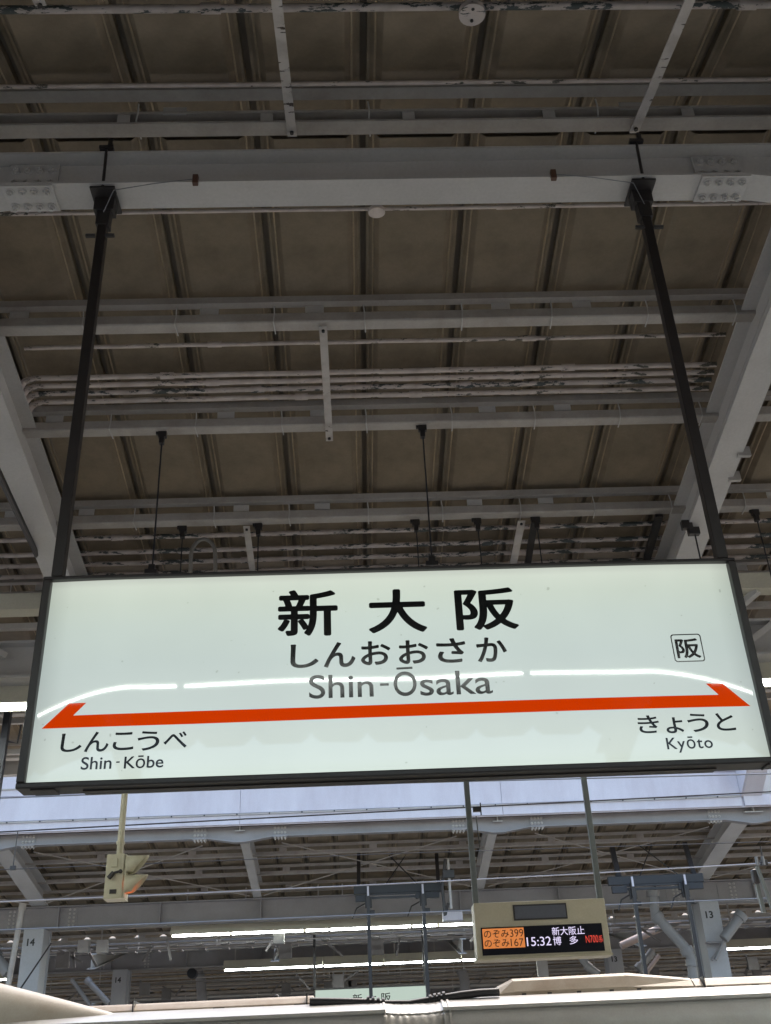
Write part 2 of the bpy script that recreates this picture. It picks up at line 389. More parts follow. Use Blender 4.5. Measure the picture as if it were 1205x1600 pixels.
RIB0 = .138
def panel_mesh(y0, y1, n=1):
    ys = [y0] + [p[0] for p in PROF if y0 < p[0] < y1] + [y1]
    prof = [(-.283, .099), (-.281, .060), (-.264, .058), (-.245, .036), (-.238, .035), (-.234, .038), (-.206, .003), (-.200, .0)]
    prof = prof + [(-x, z) for x, z in prof[::-1]]
    rings = [[(x, y, zr(y) + z) for x, z in prof] for y in ys]
    mb = MB(); mb.loft(rings, cap=False, closed=False)
    return mb
def canopy(label, yo, y0, y1, x0, x1, rafters, purlins, det, light_mat=None, rw=.2, beam=True, cols=(), num=None, girder=None, braces=False, dark=None):
    root = thing('platform_canopy', label, 'station roof', (0, yo, -EZ))
    O = (0, yo, 0)
    def B(mb, name, mat, par=root, **k):
        mb.v = [(x, y + yo, z) for x, y, z in mb.v]; return mb.build(name, mat, par, **k)
    # sheets
    cuts = [y0, y1] if det == 0 else [y0] + [c for c in (3.90,) if y0 < c < y1] + [y1]
    k0 = math.ceil((x0 - RIB0) / .6); k1 = math.floor((x1 - RIB0) / .6)
    if det >= 1:
        for a, b in zip(cuts, cuts[1:]):
            me = None
            for k in range(k0, k1):
                xc = RIB0 + .6 * k + .3
                if me is None:
                    mb = panel_mesh(a + (.11 if a == 3.90 else 0), b)
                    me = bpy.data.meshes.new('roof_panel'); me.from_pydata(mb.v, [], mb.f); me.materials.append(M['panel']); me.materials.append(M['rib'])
                    for f in me.polygons:      # shade of the upturned rib strips, painted as a darker material
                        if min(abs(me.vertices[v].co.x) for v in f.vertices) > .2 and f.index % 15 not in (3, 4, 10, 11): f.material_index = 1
                o = bpy.data.objects.new('roof_panel', me); COL.objects.link(o); o.parent = root; o.location = (xc, 0, EZ)
                o.location.z += random.uniform(-.002, .002)
    else:
        mb = MB()
        for k in range(k0, k1):
            q = panel_mesh(y0, y1); xc = RIB0 + .6 * k + .3
            n = len(mb.v); mb.v += [(x + xc, y, z) for x, y, z in q.v]; mb.f += [tuple(i + n for i in f) for f in q.f]
        o = B(mb, 'roof_panels', M['panel']); o['kind'] = 'stuff'
    ys = [y0] + [p[0] for p in PROF if y0 < p[0] < y1] + [y1]
    mb = MB(); mb.loft([[(x0, y, zr(y)+.101), (x1, y, zr(y)+.101), (x1, y, zr(y)+.14), (x0, y, zr(y)+.14)] for y in ys]); B(mb, 'roof_deck', M['deck'])
    # purlins
    for py in purlins:
        if not (y0 + .05 < py < y1 - .1): continue
        zb = zr(py) - .24; op = abs(py - 3.649) < .01
        mb = MB(); t = .004
        hgt = .072
        if op:    # open side towards the platform centre, tabs inside
            mb.box(x0, x1, py, py + .085, zb, zb + t); mb.box(x0, x1, py + .081, py + .085, zb + t, zb + .088); mb.box(x0, x1, py, py + .085, zb + .088, zb + .088 + t)
            mb.box(x0, x1, py, py + t, zb + t, zb + .014); mb.box(x0, x1, py, py + t, zb + .076, zb + .088)
        else:
            mb.extx([(py + .008, zb), (py + .09, zb), (py + .09, zb + t), (py + .012, zb + t), (py + t, zb + .012), (py + t, zb + hgt - t), (py + .09, zb + hgt - t), (py + .09, zb + hgt), (py + .002, zb + hgt), (py, zb + hgt - .004), (py, zb + .008)], x0, x1)
        if op:
            zz = zr(3.56) - .085
            mb.box(x0, x1, 3.553, 3.553 + t, zz, zz + .055); mb.box(x0, x1, 3.557, 3.625, zz, zz + t)
        else:
            zz = zr(py) - .095
            mb.box(x0, x1, py - .02, py - .02 + t, zz, zz + .05); mb.box(x0, x1, py - .016, py + .035, zz, zz + t)
        p = B(mb, 'purlin', M['purlin'])
        if det == 2:
            j = 0
            for k in range(k0, k1 + 1):
                if abs(RIB0 + .6*k) > 4.8: continue
                xx = RIB0 + .6 * k + .012 * math.sin(k * 3.1 + py)
                if op and k % 2: continue
                shared('hook_bolt', hook_me, (xx + (.01 if not op else .03), py + yo, zb + (.02 if op else 0)), p, (0, random.uniform(-.05, .05), 0))
                if k % 3: shared('clip', clip_me, (xx + .22 + .05 * (k % 2), py + .01 + yo, zb + .10), p)
            if op:
                for k in range(-6, 7): B(MB().box(RIB0 + .2 + .74*k, RIB0 + .265 + .74*k, py + .01, py + .014, zb + t, zb + .088), 'stiffener', M['rafter'], p)
        elif det == 1:
            q = MB()
            for k in range(k0, k1 + 1):
                if k % 3 == 0: q.box(RIB0 + .6*k + .12, RIB0 + .6*k + .27, py + .005, py + .012, zb + hgt, zb + .14)
            o = B(q, 'clip', M['purlin'], p); o['kind'] = 'stuff'
    # rafters
    for rx in rafters:
        pts = [(y, zr(y) - .55) for y in [y0 + .02] + [p[0] for p in PROF if y0 + .02 < p[0] < (girder or 7.5)] + [(girder or 7.5) + .02]]
        rr = rw(rx) if callable(rw) else rw
        if yo == 0: pts = [(y, z) for y, z in pts if y <= 7.6] + [(8.3, zr(8.3) - .55)]
        r = B(ibeam_y(pts, rx, rr, .35), 'rafter', M['rafter'])
    # longitudinal beam under the ridge, haunched at every rafter
    if beam:
        xs = [(x0, 3.95)]
        for rx in rafters:
            for dx, z in ((-.60, 3.95), (-.09, 3.87), (.09, 3.87), (.60, 3.95)): xs.append((rx + dx, z))
        xs.append((x1, 3.95)); xs = [q for q in xs if x0 <= q[0] <= x1]; xs.sort()
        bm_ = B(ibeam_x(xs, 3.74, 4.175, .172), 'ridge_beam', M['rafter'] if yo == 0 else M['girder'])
        if det >= 1:
            for rx in rafters:
                for s_ in (-1, 1):
                    c = rx + s_ * .715
                    if not (x0 < c < x1): continue
                    q = MB(); q.box(c - .125, c + .125, 3.655, 3.825, 3.938, 3.9495); q.box(c - .125, c + .125, 3.720, 3.731, 3.966, 4.158)
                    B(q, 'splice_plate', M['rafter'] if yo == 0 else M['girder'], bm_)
                    for i in range(4):
                        for yy in (3.69, 3.79):
                            shared('bolt', bolt_me, (c - .09 + .06 * i, yy + yo, 3.938), bm_)
                        for zz in (4.02, 4.11):
                            shared('bolt', bolt_me, (c - .09 + .06 * i, 3.720 + yo, zz), bm_, (-math.pi / 2, 0, 0))
    # main girder with stiffeners
    if girder:
        gz0, gz1 = 3.04, 3.48
        q = MB(); q.box(x0, x1, girder, girder + .02, gz0 + .02, gz1 - .02); q.box(x0, x1, girder - .13, girder + .15, gz0, gz0 + .02); q.box(x0, x1, girder - .13, girder + .15, gz1 - .02, gz1)
        g = B(q, 'girder', M['girder'])
        n = 0; x = x0 + .5
        while x < x1:
            B(MB().box(x - .012, x + .012, girder - .11, girder, gz0 + .02, gz1 - .02), 'web_stiffener', M['girder'], g); x += 2.07
        for cx in cols:
            for s_ in (-1, 1):
                c = cx + s_ * .55
                q = MB().box(c - .22, c + .22, girder - .012, girder, gz0 + .03, gz1 - .03)
                B(q, 'gusset_plate', M['girder'], g)
                for i in range(2):
                    for k in range(5):
                        shared('bolt', bolt_me, (c + .06 * s_ + .09 * i, girder - .012 + yo, gz0 + .07 + .075 * k), g, (-math.pi / 2, 0, 0))
            q = MB(); w = .2
            q.box(cx - w, cx + w, girder - .30, girder - .286, -EZ, gz0 + .0); q.box(cx - w, cx + w, girder + .286, girder + .30, -EZ, gz0); q.box(cx + w - .05, cx + w - .036, girder - .286, girder + .286, -EZ, gz0); q.box(cx - w + .036, cx - w + .05, girder - .286, girder + .286, -EZ, gz0)
            c = B(q, 'column', M['column'])
            if num is not None:
                text_mesh(num[cx], cx - .11, cx + .045, gz0 - .33, gz0 - .19, yo + girder - .303, M['darkprint'], 'number', c, bold=.03)
    if braces:
        rs = sorted(rafters)
        for a, b in zip(rs, rs[1:]):
            for p, q_ in (((a + .72, 4.1, 3.92), (b - .15, 7.15, 3.50)), ((b - .72, 4.1, 3.92), (a + .15, 7.15, 3.50))):
                B(MB().bar(p, q_, .016, .016), 'brace', M['purlin'])
    return root, B
PUR = [-2.6, -1.7, -.75, .2, 1.1, 1.92, 2.71, 3.649, 5.091, 5.994, 6.988, 7.93, 8.87, 9.8, 10.7]
near, Bn = canopy('brown sheet roof on grey purlins and rafters above the big station sign', 0, -3.3, 11.2, -14, 14,
    [-12.13, -7.2, -2.26, 2.675, 7.6, 12.5], PUR, 2, girder=None)
opp, Bo = canopy('roof over the opposite platform, white fascia in front, columns 14 and 13 below', 15.16, 3.62, 11.2, -17, 17,
    [-15.9, -11.2, -6.55, -2.08, 2.56, 7.25, 11.9, 16.5], PUR, 1, rw=lambda x: .34 if abs(x + 6.55) < .1 or abs(x - 7.25) < .1 else .17,
    cols=(-6.55, 7.25), num={-6.55: '14', 7.25: '13'}, girder=7.44, braces=True)
third, Bt = canopy('dim third platform roof glimpsed beyond the opposite platform, smaller columns 14 and 13', 30.32, -3.0, 11.2, -26, 26,
    [-20.6, -11.2, -6.55, -2.08, 2.56, 7.05, 11.9, 21], PUR, 0, cols=(-6.55, 7.1), num={-6.55: '14', 7.1: '13'}, girder=.7, beam=True)
four, Bf = canopy('farthest platform roof seen just above the train, grey panelled girder', 45.5, -3.0, 11.2, -34, 34,
    [-20, -10, 0, 10, 20], PUR, 0, girder=-1.5, cols=(-12, 0.5, 13))
behind, Bb = canopy('unseen roof added behind the viewer to block light, only mirrored in the sign', -18.6, -3.3, 11.2, -26, 26,
    [-16, -11.3, -6.6, -1.9, 2.8, 7.5, 12], PUR, 0, girder=7.44)  # added roof out of view, cuts the light from behind the viewer
for x in (-4.2, -.2, 3.6):
    Bf(MB().box(x, x + .55, -2.0, -1.6, 2.5, 2.95), 'junction_box', M['rafter'])

# our own girder and rails behind the sign, seen at its left and right
q = MB(); q.box(-14, 14, 7.55, 7.70, 3.42, 3.56); Bn(q, 'edge_rail', M['reflector'])
q = MB(); q.box(-14, 14, 8.05, 8.07, 3.02, 3.30); q.box(-14, 14, 7.95, 8.17, 3.0, 3.02); q.box(-14, 14, 7.95, 8.17, 3.30, 3.32); Bn(q, 'girder', M['rafter'])
for a, b in (((-3.35, 7.6, 3.42), (-2.85, 8.0, 3.2)), ((-3.5, 8.0, 3.3), (-2.9, 7.9, 2.95)), ((3.35, 7.6, 3.42), (3.0, 8.0, 3.2)), ((3.6, 8.0, 3.3), (3.1, 7.9, 2.95)), ((-4.4, 7.6, 3.42), (-3.9, 8.0, 3.2)), ((4.3, 7.6, 3.42), (3.9, 8.0, 3.2))):
    Bn(MB().bar(a, b, .06, .05), 'strut', M['rafter'])
for k, (y, z) in enumerate(((7.8, 3.36), (8.5, 3.14), (8.75, 3.05), (9.3, 3.06), (9.9, 2.95))):
    Bn(MB().box(-14, 14, y, y + .05, z, z + .05), 'rail', M['purlin'])
Bn(MB().box(-14, 14, 11.1, 11.2, 3.08, 3.3), 'eave_gutter', M['steel'])
for x in (-3.1, 3.55): Bn(MB().box(x - .12, x + .12, 8.2, 8.5, 3.2, 3.3).box(x - .03, x + .03, 8.3, 8.36, 3.05, 3.2), 'bracket', M['black'])

# opposite fascia: pressed white panels between rails, with screws
fz0, fz1 = .2212 * 18.75, .2212 * 18.75 + .98
fas = Bo(MB().box(-17, 17, 3.55, 3.57, fz0 - .02, fz1 + .04), 'fascia_backing', M['fascia'])
Bo(MB().box(-17, 17, 3.572, 3.80, fz0 + .0, fz0 + .02), 'shade_plate', M['deck'])  # plate added to shade the beam under the fascia
fx = [-15.9, -11.3, -6.7, -2.07, 2.65, 7.02]
for a, b in zip(fx, fx[1:]):
    Bo(MB().box(a + .004, b - .004, 3.53, 3.549, fz0 + .20, fz1 - .36), 'fascia_panel', M['fascia'])
    Bo(MB().box(a + .004, b - .004, 3.515, 3.548, fz0, fz0 + .155), 'fascia_panel', M['fascia'])
    Bo(MB().box(a + .004, b - .004, 3.520, 3.548, fz1 - .34, fz1 - .22), 'fascia_panel', M['fascia'])
    Bo(MB().box(a + .004, b - .004, 3.525, 3.548, fz1 - .20, fz1), 'fascia_panel', M['fascia'])
q = MB(); q.box(-17, 7.0, 3.49, 3.515, fz0 + .158, fz0 + .182); q.box(-17, 7.0, 3.50, 3.52, fz1 - .225, fz1 - .205)
Bo(q, 'fascia_rail', M['steel'])
q = MB()
for k in range(-26, 12):
    q.cyl((.2 + k * .58, 3.49, fz0 + .17), (0, -1, 0), .014, .012, 6); q.cyl((.35 + k * .58, 3.52, fz1 - .24), (0, -1, 0), .012, .01, 6)
o = Bo(q, 'screw', M['darkgrey']); o['kind'] = 'stuff'
# rafter end standing out beyond the fascia at the right
q = MB(); q.loft([[(7.02, 3.53, fz0 + .16), (7.05, 3.53, fz0 + .16), (7.05, 3.53, fz1), (7.02, 3.53, fz1)], [(7.02, 2.4, fz1 - .1), (7.05, 2.4, fz1 - .1), (7.05, 2.4, fz1 + .3), (7.02, 2.4, fz1 + .3)]])
q.loft([[(7.05, 3.5, fz0 + .16), (7.4, 3.5, fz0 + .16), (7.4, 3.52, fz0 + .18), (7.05, 3.52, fz0 + .18)], [(7.05, 2.4, fz1 - .1), (7.4, 2.4, fz1 - .1), (7.4, 2.4, fz1 - .08), (7.05, 2.4, fz1 - .08)]])
Bo(q, 'rafter_end', M['fascia'])
Bo(MB().box(7.06, 17, 3.50, 3.54, fz0 + .2, fz1 + .1), 'fascia_panel', M['rafter'])
Bo(MB().box(7.06, 17, 3.49, 3.548, fz0, fz0 + .19), 'fascia_panel', M['fascia'])

# ------------------------------------------------------------------ pipes and bars under the near roof
PG = 'conduit pipes under the near roof'
def pipe_x(px_y, h, r, xa, xb, mat, label, couplings=(), name='conduit_pipe', y_fix=None):
    P = onroof(602, px_y, h) if y_fix is None else at(602, px_y, y_fix)
    pts = []; n = 24
    for i in range(n + 1):
        x = xa + (xb - xa) * i / n
        pts.append((x, P.y, P.z + .0015 * math.sin(i * 1.7 + px_y)))
    t = thing(name, label, 'pipe', ((xa + xb) / 2, P.y, P.z), PG)
    MB().tube(pts, r, 10).build('pipe', mat, t, smooth=True)
    for c in couplings:
        MB().tube([(c, P.y, P.z), (c + .09, P.y, P.z)], r * 1.35, 10).build('coupling', mat, t, smooth=True)
    return t, P
t, P = pipe_x(11, .10, .019, -8, 8, M['pipe_dark'], 'thick pipe with large bare patches at the very top, round box on it', (-.62, 1.9))
JX = at(737, 14, P.y).x
jb = MB().cyl((JX, P.y, P.z - .03), (0, .1, -1), .062, .03, 20).build('junction_box', M['pipe_dark'], t, smooth=True)
MB().cyl((JX, P.y - .03, P.z - .06), (0, .1, -1), .008, .006, 8).cyl((JX, P.y + .03, P.z - .06), (0, .1, -1), .008, .006, 8).build('screw', M['black'], jb)
pipe_x(130, .1, .011, -8, 8, M['pipe'], 'thin flaking pipe just in front of the topmost double purlin', (), y_fix=3.50)
t, P = pipe_x(326, .12, .011, -2.6, 8, M['pipe'], 'thin pipe tucked along the lower edge of the ridge beam with a round cover', (.9,), y_fix=4.27)
MB().cyl((P.x - .05, P.y, P.z - .008), (0, .15, -1), .048, .022, 20).build('junction_box', M['pipe'], t, smooth=True)
pipe_x(533, .10, .015, -2.10, 2.58, M['pipe'], 'single thin flaking pipe under the second roof bay, between its purlin and the four pipes', (-.9, 1.2))
four_lab = ['uppermost of the four parallel flaking pipes above the third purlin', 'second from the top of the four parallel flaking pipes', 'third from the top of the four parallel flaking pipes, worst flaked', 'lowest of the four parallel flaking pipes, against the third purlin']
for i, (py, lab) in enumerate(zip((580, 592, 604, 617), four_lab)):
    t, P = pipe_x(py, .11, .019, -2.10, 2.58, M['pipe_dark'] if i == 2 else M['pipe'], lab, (-1.25 + .3 * i, 1.5 - .35 * i))
    MB().tube([(-2.10, P.y, P.z), (-2.17, P.y + .02, P.z - .01), (-2.20, P.y + .03, P.z - .06)], .022, 10).build('elbow', M['pipe'], t, smooth=True)
low_lab = ['highest pipe of the dark bay just above the sign', 'second pipe down in the dark bay just above the sign', 'third pipe down in the dark bay just above the sign', 'lowest pipe in the dark bay, grazing the top of the sign']
for i, (py, lab) in enumerate(zip((829, 852, 869, 886), low_lab)):
    pipe_x(py, .13, .02, -8, 8, M['pipe_dark'], lab, (-1.9 + i * .5, .8 + .3 * i))

def flatbar(a, b, w, lab, mat='flatbar', th=.008, hole=True):
    a = Vector(a); b = Vector(b)
    t = thing('flat_bar', lab, 'bracket', a, 'flat steel bars under the purlins')
    MB().bar(a, b, w, th).build('bar', M[mat], t)
    if hole:
        e = a + (b - a) * .97
        MB().cyl(e, (0, .1, -1), .011, .016, 6).build('bolt', M['black'] if mat != 'black' else M['darkgrey'], t)
        e = a + (b - a) * .03
        MB().cyl(e, (0, .1, -1), .011, .016, 6).build('bolt', M['darkgrey'], t)
flatbar((-.262, 2.5, zr(2.5)-.262), (-.241, 3.735, zr(3.735)-.262), .048, 'long chipped white flat bar left of centre at the top, hanging over the double purlin')
flatbar((1.60, 2.5, zr(2.5)-.262), (1.571, 3.74, zr(3.74)-.262), .048, 'long chipped white flat bar at the top right, crossing the double purlin')
flatbar((-.128, 5.11, zr(5.11)-.262), (-.118, 6.13, zr(6.13)-.262), .050, 'white flat bar in the middle of the roof, crossing the single and four pipes')
BX = at(62, 18, 2.86).x
flatbar((BX - .02, 2.6, zr(2.6)-.262), (BX, 2.86, zr(2.86)-.262), .05, 'short end of a white flat bar at the top left edge')
BX = at(799, 14, 2.82).x
flatbar((BX, 2.6, zr(2.6)-.262), (BX, 2.84, zr(2.84)-.262), .05, 'short end of a white flat bar beside the round box at the top')
flatbar((-.794, 7.04, zr(7.04)-.262), (-.797, 8.0, zr(8.0)-.262), .05, 'short white flat bar above the sign, just right of the hose loop')
flatbar((1.368, 7.06, zr(7.06)-.262), (1.355, 8.0, zr(8.0)-.262), .06, 'short white flat bar above the sign, beside the black flat bar')
flatbar((1.471, 7.06, zr(7.06)-.262), (1.49, 8.0, zr(8.0)-.262), .05, 'black flat bar just right of the short white one above the sign', 'black', .03)
flatbar((2.46, 7.04, zr(7.04)-.262), (2.49, 8.0, zr(8.0)-.262), .06, 'black flat bar against the right-hand rafter above the sign', 'black', .03)

# clamps with hanging rods
def hanger(px, py, h, length, lab, r=.005, foot=False, big=1.0):
    P = onroof(px, py, h)
    t = thing('hanging_rod', lab, 'hanger', P, 'clamped rods hanging behind the sign')
    s = big
    MB().box(P.x - .03*s, P.x + .03*s, P.y - .015, P.y + .02, P.z - .03*s, P.z + .02*s).box(P.x - .018*s, P.x + .016*s, P.y - .02, P.y + .02, P.z - .085*s, P.z - .03*s).box(P.x - .045*s, P.x - .02*s, P.y - .01, P.y + .015, P.z - .005, P.z + .03).build('clamp', M['black'], t, bevel=.003)
    MB().tube([(P.x, P.y, P.z - .08*s), (P.x + .003, P.y, P.z - length)], r, 6).build('rod', M['darkgrey'], t)
    if foot:
        MB().box(P.x - .04, P.x + .04, P.y - .03, P.y + .03, P.z - length, P.z - length + .03).box(P.x - .02, P.x + .02, P.y - .02, P.y + .02, P.z - length + .03, P.z - length + .07).build('foot_clamp', M['black'], t)
hanger(254, 678, .245, 1.1, 'long thin rod from a black clamp, the leftmost long one', .006, True)
hanger(660, 668, .245, 1.1, 'long thin rod from a black clamp at the centre right', .006, True)
hanger(286, 826, .245, .7, 'short rod from a black clamp just left of the hose loop')
hanger(404, 822, .245, .7, 'short rod from a black clamp right of the hose loop and its flat bar')
hanger(650, 816, .245, .7, 'short rod from a black clamp beside the centre long rod')
hanger(746, 814, .245, .7, 'short rod from a black clamp midway between the centre rod and the black bars')
hanger(838, 812, .245, .7, 'short rod hanging beside the black flat bar')
hanger(1180, 800, .245, .7, 'short rod from a black clamp at the right edge of the picture')
P = onroof(1075, 822, .56); 
t = thing('beam_clamp', 'black stepped clamp with a short rod on the right-hand rafter flange', 'clamp', P)
MB().box(P.x - .05, P.x + .03, P.y - .03, P.y + .02, P.z - .03, P.z + .04).box(P.x - .01, P.x + .075, P.y - .03, P.y + .02, P.z - .08, P.z - .02).build('clamp_body', M['black'], t, bevel=.004)
MB().tube([(P.x + .04, P.y, P.z - .08), (P.x + .045, P.y, P.z - .6)], .006, 6).build('rod', M['darkgrey'], t)
# hose loop
P = onroof(318, 838, .25); R = .095
pts = [(P.x - R*1.15, P.y + .25, P.z - .75)] + [(P.x - R * math.cos(a) , P.y + .03, P.z - R*1.6 + R * 1.5 * math.sin(a)) for a in [math.pi * i / 10 for i in range(11)]] + [(P.x + R*1.1, P.y + .2, P.z - .75)]
mb = MB().tube(pts, .016, 10); lobj('hose', mb, paint('grey_hose', (.2, .19, .175), .5), 'grey hose looping up over a pipe just above the sign', 'hose', smooth=True)
# black cable beside the left rafter, blue-black cable beside the right one
a = at(-20, 700, 5.4); b = at(72, 897, 7.3)
lobj('cable', MB().tube([a, a.lerp(b, .4) + Vector((.01, 0, -.02)), a.lerp(b, .7), b, b + Vector((0, .5, -.1))], .023, 8), M['black'], 'thick black cable running down beside the left rafter', 'cable', 'cables beside the rafters', smooth=True)
a = Vector((2.80, 4.6, zr(4.6) - .43)); b = Vector((2.80, 7.2, zr(7.2) - .43))
t = thing('cable', 'dark blue cable clipped along the right rafter', 'cable', a, 'cables beside the rafters')
MB().tube([a, Vector((2.80, 5.16, zr(5.16) - .43)), b], .022, 8).build('sheath', M['darkgrey'], t, smooth=True)
for y in (5.2, 6.0, 6.25): MB().box(2.74, 2.83, y, y + .03, zr(y) - .575, zr(y) - .50).build('pipe_clip', M['steel'], t)

# ------------------------------------------------------------------ the station name sign
SY = 3.756; XL, XR, ZB, ZT = -1.1955, 1.5535, 1.006, 1.819
sign = thing('station_sign', 'large backlit station name sign with an orange-red double arrow, hung in front', 'sign', (.18, SY, ZT))
def warp(x, z):      # the acrylic sheet bows a little towards its two ends
    e = min(1.0, max(0, (XL + .34 - x) / .34, (x - (XR - .40)) / .40))
    zc = min(z, 1.46) - 1.0
    return .022 * e ** 1.8 * zc + .0006 * math.sin(x * 7.0) * math.sin(z * 5) * .35
FX, FZ = 300, 80
mb = MB()
for j in range(FZ + 1):
    for i in range(FX + 1):
        x = XL - .004 + (XR - XL + .008) * i / FX; z = ZB - .004 + (ZT - ZB + .008) * j / FZ
        mb.v.append((x, SY + warp(x, z), z))
for j in range(FZ):
    for i in range(FX):
        a = j * (FX + 1) + i; mb.f.append((a, a + 1, a + FX + 2, a + FX + 1))
mb.build('face_panel', M['face'], sign, smooth=True)
fr = .031; D = .085; c = .03
def framebar(lo, hi):
    pass
mb = MB()      # rim: four bars, front lip slightly proud of the acrylic
y0, y1 = SY - .022, SY + D
mb.box(XL - fr, XR + fr, y0, y1, ZT, ZT + .014); mb.box(XL - fr, XR + fr, y0, y1, ZB - .022, ZB)
mb.box(XL - fr, XL, y0, y1, ZB, ZT); mb.box(XR, XR + fr, y0, y1, ZB, ZT); mb.box(XL, XR, SY + D - .01, y1, ZB, ZT)
mb.build('frame', M['frame'], sign, bevel=.008)
for x in (XL - fr, XR + fr - .09): MB().box(x + .05, x + .14 if x < 0 else x + .04, SY - .01, SY + .07, ZB - .028, ZB - .022).build('corner_cap', M['frame'], sign, bevel=.003)
MB().box(XL + .2, XR - .2, SY + .03, SY + .08, ZB - .027, ZB - .0225).build('bottom_rail', M['frame'], sign)
def S2(px, py): p = at(px, py, SY); return p.x, p.z
def sgn(txt, pl, pr, pt, pb, **k):     # (x,y) of left / right middles, top / bottom
    x0 = S2(*pl)[0]; x1 = S2(*pr)[0]; z1 = S2(*pt)[1]; z0 = S2(*pb)[1]
    return text_mesh(txt, x0, x1, z0, z1, SY - .003, k.pop('mat', M['print_black']), 'lettering', sign, warp=warp, **k)
sgn('新', (434, 958), (528, 953), (480, 922), (482, 994.5), bold=.022)
sgn('大', (575, 952), (666, 948), (620, 921), (622, 989), bold=.024)
sgn('阪', (711, 950), (808, 946), (760, 919), (762, 984.5), bold=.022)
for ch, xa, xb, yt, yb in (('し', 454, 498, 1007, 1044), ('ん', 506, 555.5, 1003.5, 1043), ('お', 564, 610.5, 1002, 1039.5), ('お', 623, 669.5, 1000.5, 1037.5), ('さ', 682, 728, 997.5, 1036), ('か', 744.5, 792, 996, 1034.5)):
    sgn(ch, (xa, (yt+yb)/2), (xb, (yt+yb)/2), ((xa+xb)/2, yt), ((xa+xb)/2, yb), bold=.020)
sgn('Shin', (483, 1073), (583.5, 1070), (530, 1054), (530, 1091), bold=.006, space=1.0)
sgn('-', (594, 1070.5), (607.5, 1070), (600, 1068), (600, 1071.8), bold=.004)
sgn('O', (615, 1068), (651, 1067), (633, 1049.5), (633, 1088), bold=.006)
def quad(pts, mat, name, dy=-.003):
    n = len(pts); mb = MB(); P = [S2(*p) for p in pts]
    mb.v = [(x, SY + dy + warp(x, z), z) for x, z in P]; mb.f = [tuple(range(n))]
    return mb.build(name, mat, sign)
quad([(619.5, 1043.5), (644.5, 1042), (644.7, 1045.4), (619.7, 1046.8)], M['print_black'], 'lettering')
sgn('saka', (656, 1066), (768.5, 1063), (712, 1048.5), (712, 1086), bold=.006)
for ch, xa, xb, yt, yb in (('し', 95.5, 128.5, 1146, 1175), ('ん', 133, 170.5, 1143.5, 1175), ('こ', 177, 209.5, 1144.5, 1172.5), ('う', 215, 249.5, 1142.5, 1173), ('べ', 256, 292.5, 1143.5, 1169)):
    sgn(ch, (xa, (yt+yb)/2), (xb, (yt+yb)/2), ((xa+xb)/2, yt), ((xa+xb)/2, yb), bold=.012)
for ch, xa, xb, yt, yb in (('き', 996.5, 1030, 1118, 1146), ('ょ', 1040, 1067.5, 1121, 1146), ('う', 1074, 1107, 1115, 1144), ('と', 1118.5, 1148, 1114, 1142)):
    sgn(ch, (xa, (yt+yb)/2), (xb, (yt+yb)/2), ((xa+xb)/2, yt), ((xa+xb)/2, yb), bold=.012)
sgn('Shin', (127, 1193), (175, 1191.5), (150, 1182.5), (150, 1202.5), bold=.012)
sgn('-', (182, 1190.5), (187.5, 1190.5), (184, 1190), (184, 1192.2), bold=.01)
sgn('Kōbe', (194.5, 1190), (256, 1189), (225, 1180.5), (225, 1200.5), bold=.012)
sgn('Kyōto', (1041, 1161), (1113.5, 1162), (1075, 1151), (1075, 1176), bold=.012, space=1.12)
ARR = [(65, 1138.5), (108, 1099), (135, 1098.2), (114.5, 1118), (300, 1111.5), (500, 1105), (700, 1098), (900, 1091.5), (1123, 1085.5), (1103, 1068), (1129, 1067.5), (1173, 1103), (900, 1110.5), (600, 1120.5), (300, 1131.5)]
def arrow(pts, mat, name, dy):
    # strip of small quads so that the film lies on the bowed sheet
    P = [Vector((*S2(*p), 0)) for p in pts]
    from mathutils.geometry import tessellate_polygon
    tri = tessellate_polygon([P]); import bmesh
    bm = bmesh.new(); vs = [bm.verts.new((p.x, p.y, 0)) for p in P]
    for t_ in tri:
        try: bm.faces.new([vs[i] for i in t_])
        except ValueError: pass
    for x in [XL + .06 * i for i in range(1, 46)]:
        bmesh.ops.bisect_plane(bm, geom=bm.verts[:] + bm.edges[:] + bm.faces[:], plane_co=(x, 0, 0), plane_no=(1, 0, 0))
    bm.verts.index_update(); mb = MB()
    mb.v = [(v.co.x, SY + dy + warp(v.co.x, v.co.y), v.co.y) for v in bm.verts]; mb.f = [tuple(v.index for v in f.verts) for f in bm.faces]; bm.free()
    return mb.build(name, mat, sign)
arrow(ARR, M['arrow'], 'arrow', -.0022)
# station code in a rounded square
def rrect(xa, xb, za, zb, r, n=6):
    o = []
    for cx, cz, a0 in ((xb - r, zb - r, 0), (xa + r, zb - r, 90), (xa + r, za + r, 180), (xb - r, za + r, 270)):
        o += [(cx + r * math.cos(math.radians(a0 + 90 * i / n)), cz + r * math.sin(math.radians(a0 + 90 * i / n))) for i in range(n + 1)]
    return o
xa, xb = S2(1050.5, 1013)[0], S2(1098, 1012)[0]; za, zb = S2(1076, 1034.5)[1], S2(1073, 991)[1]
A = rrect(xa, xb, za, zb, .012); Bq = rrect(xa + .0045, xb - .0045, za + .0045, zb - .0045, .009)
mb = MB(); n = len(A); mb.v = [(x, SY - .003, z) for x, z in A + Bq]; mb.f = [(i, (i + 1) % n, n + (i + 1) % n, n + i) for i in range(n)]
mb.build('code_border', M['print_black'], sign)
sgn('阪', (1056, 1013), (1093.5, 1012), (1075, 997.5), (1075, 1028.5), bold=.022)
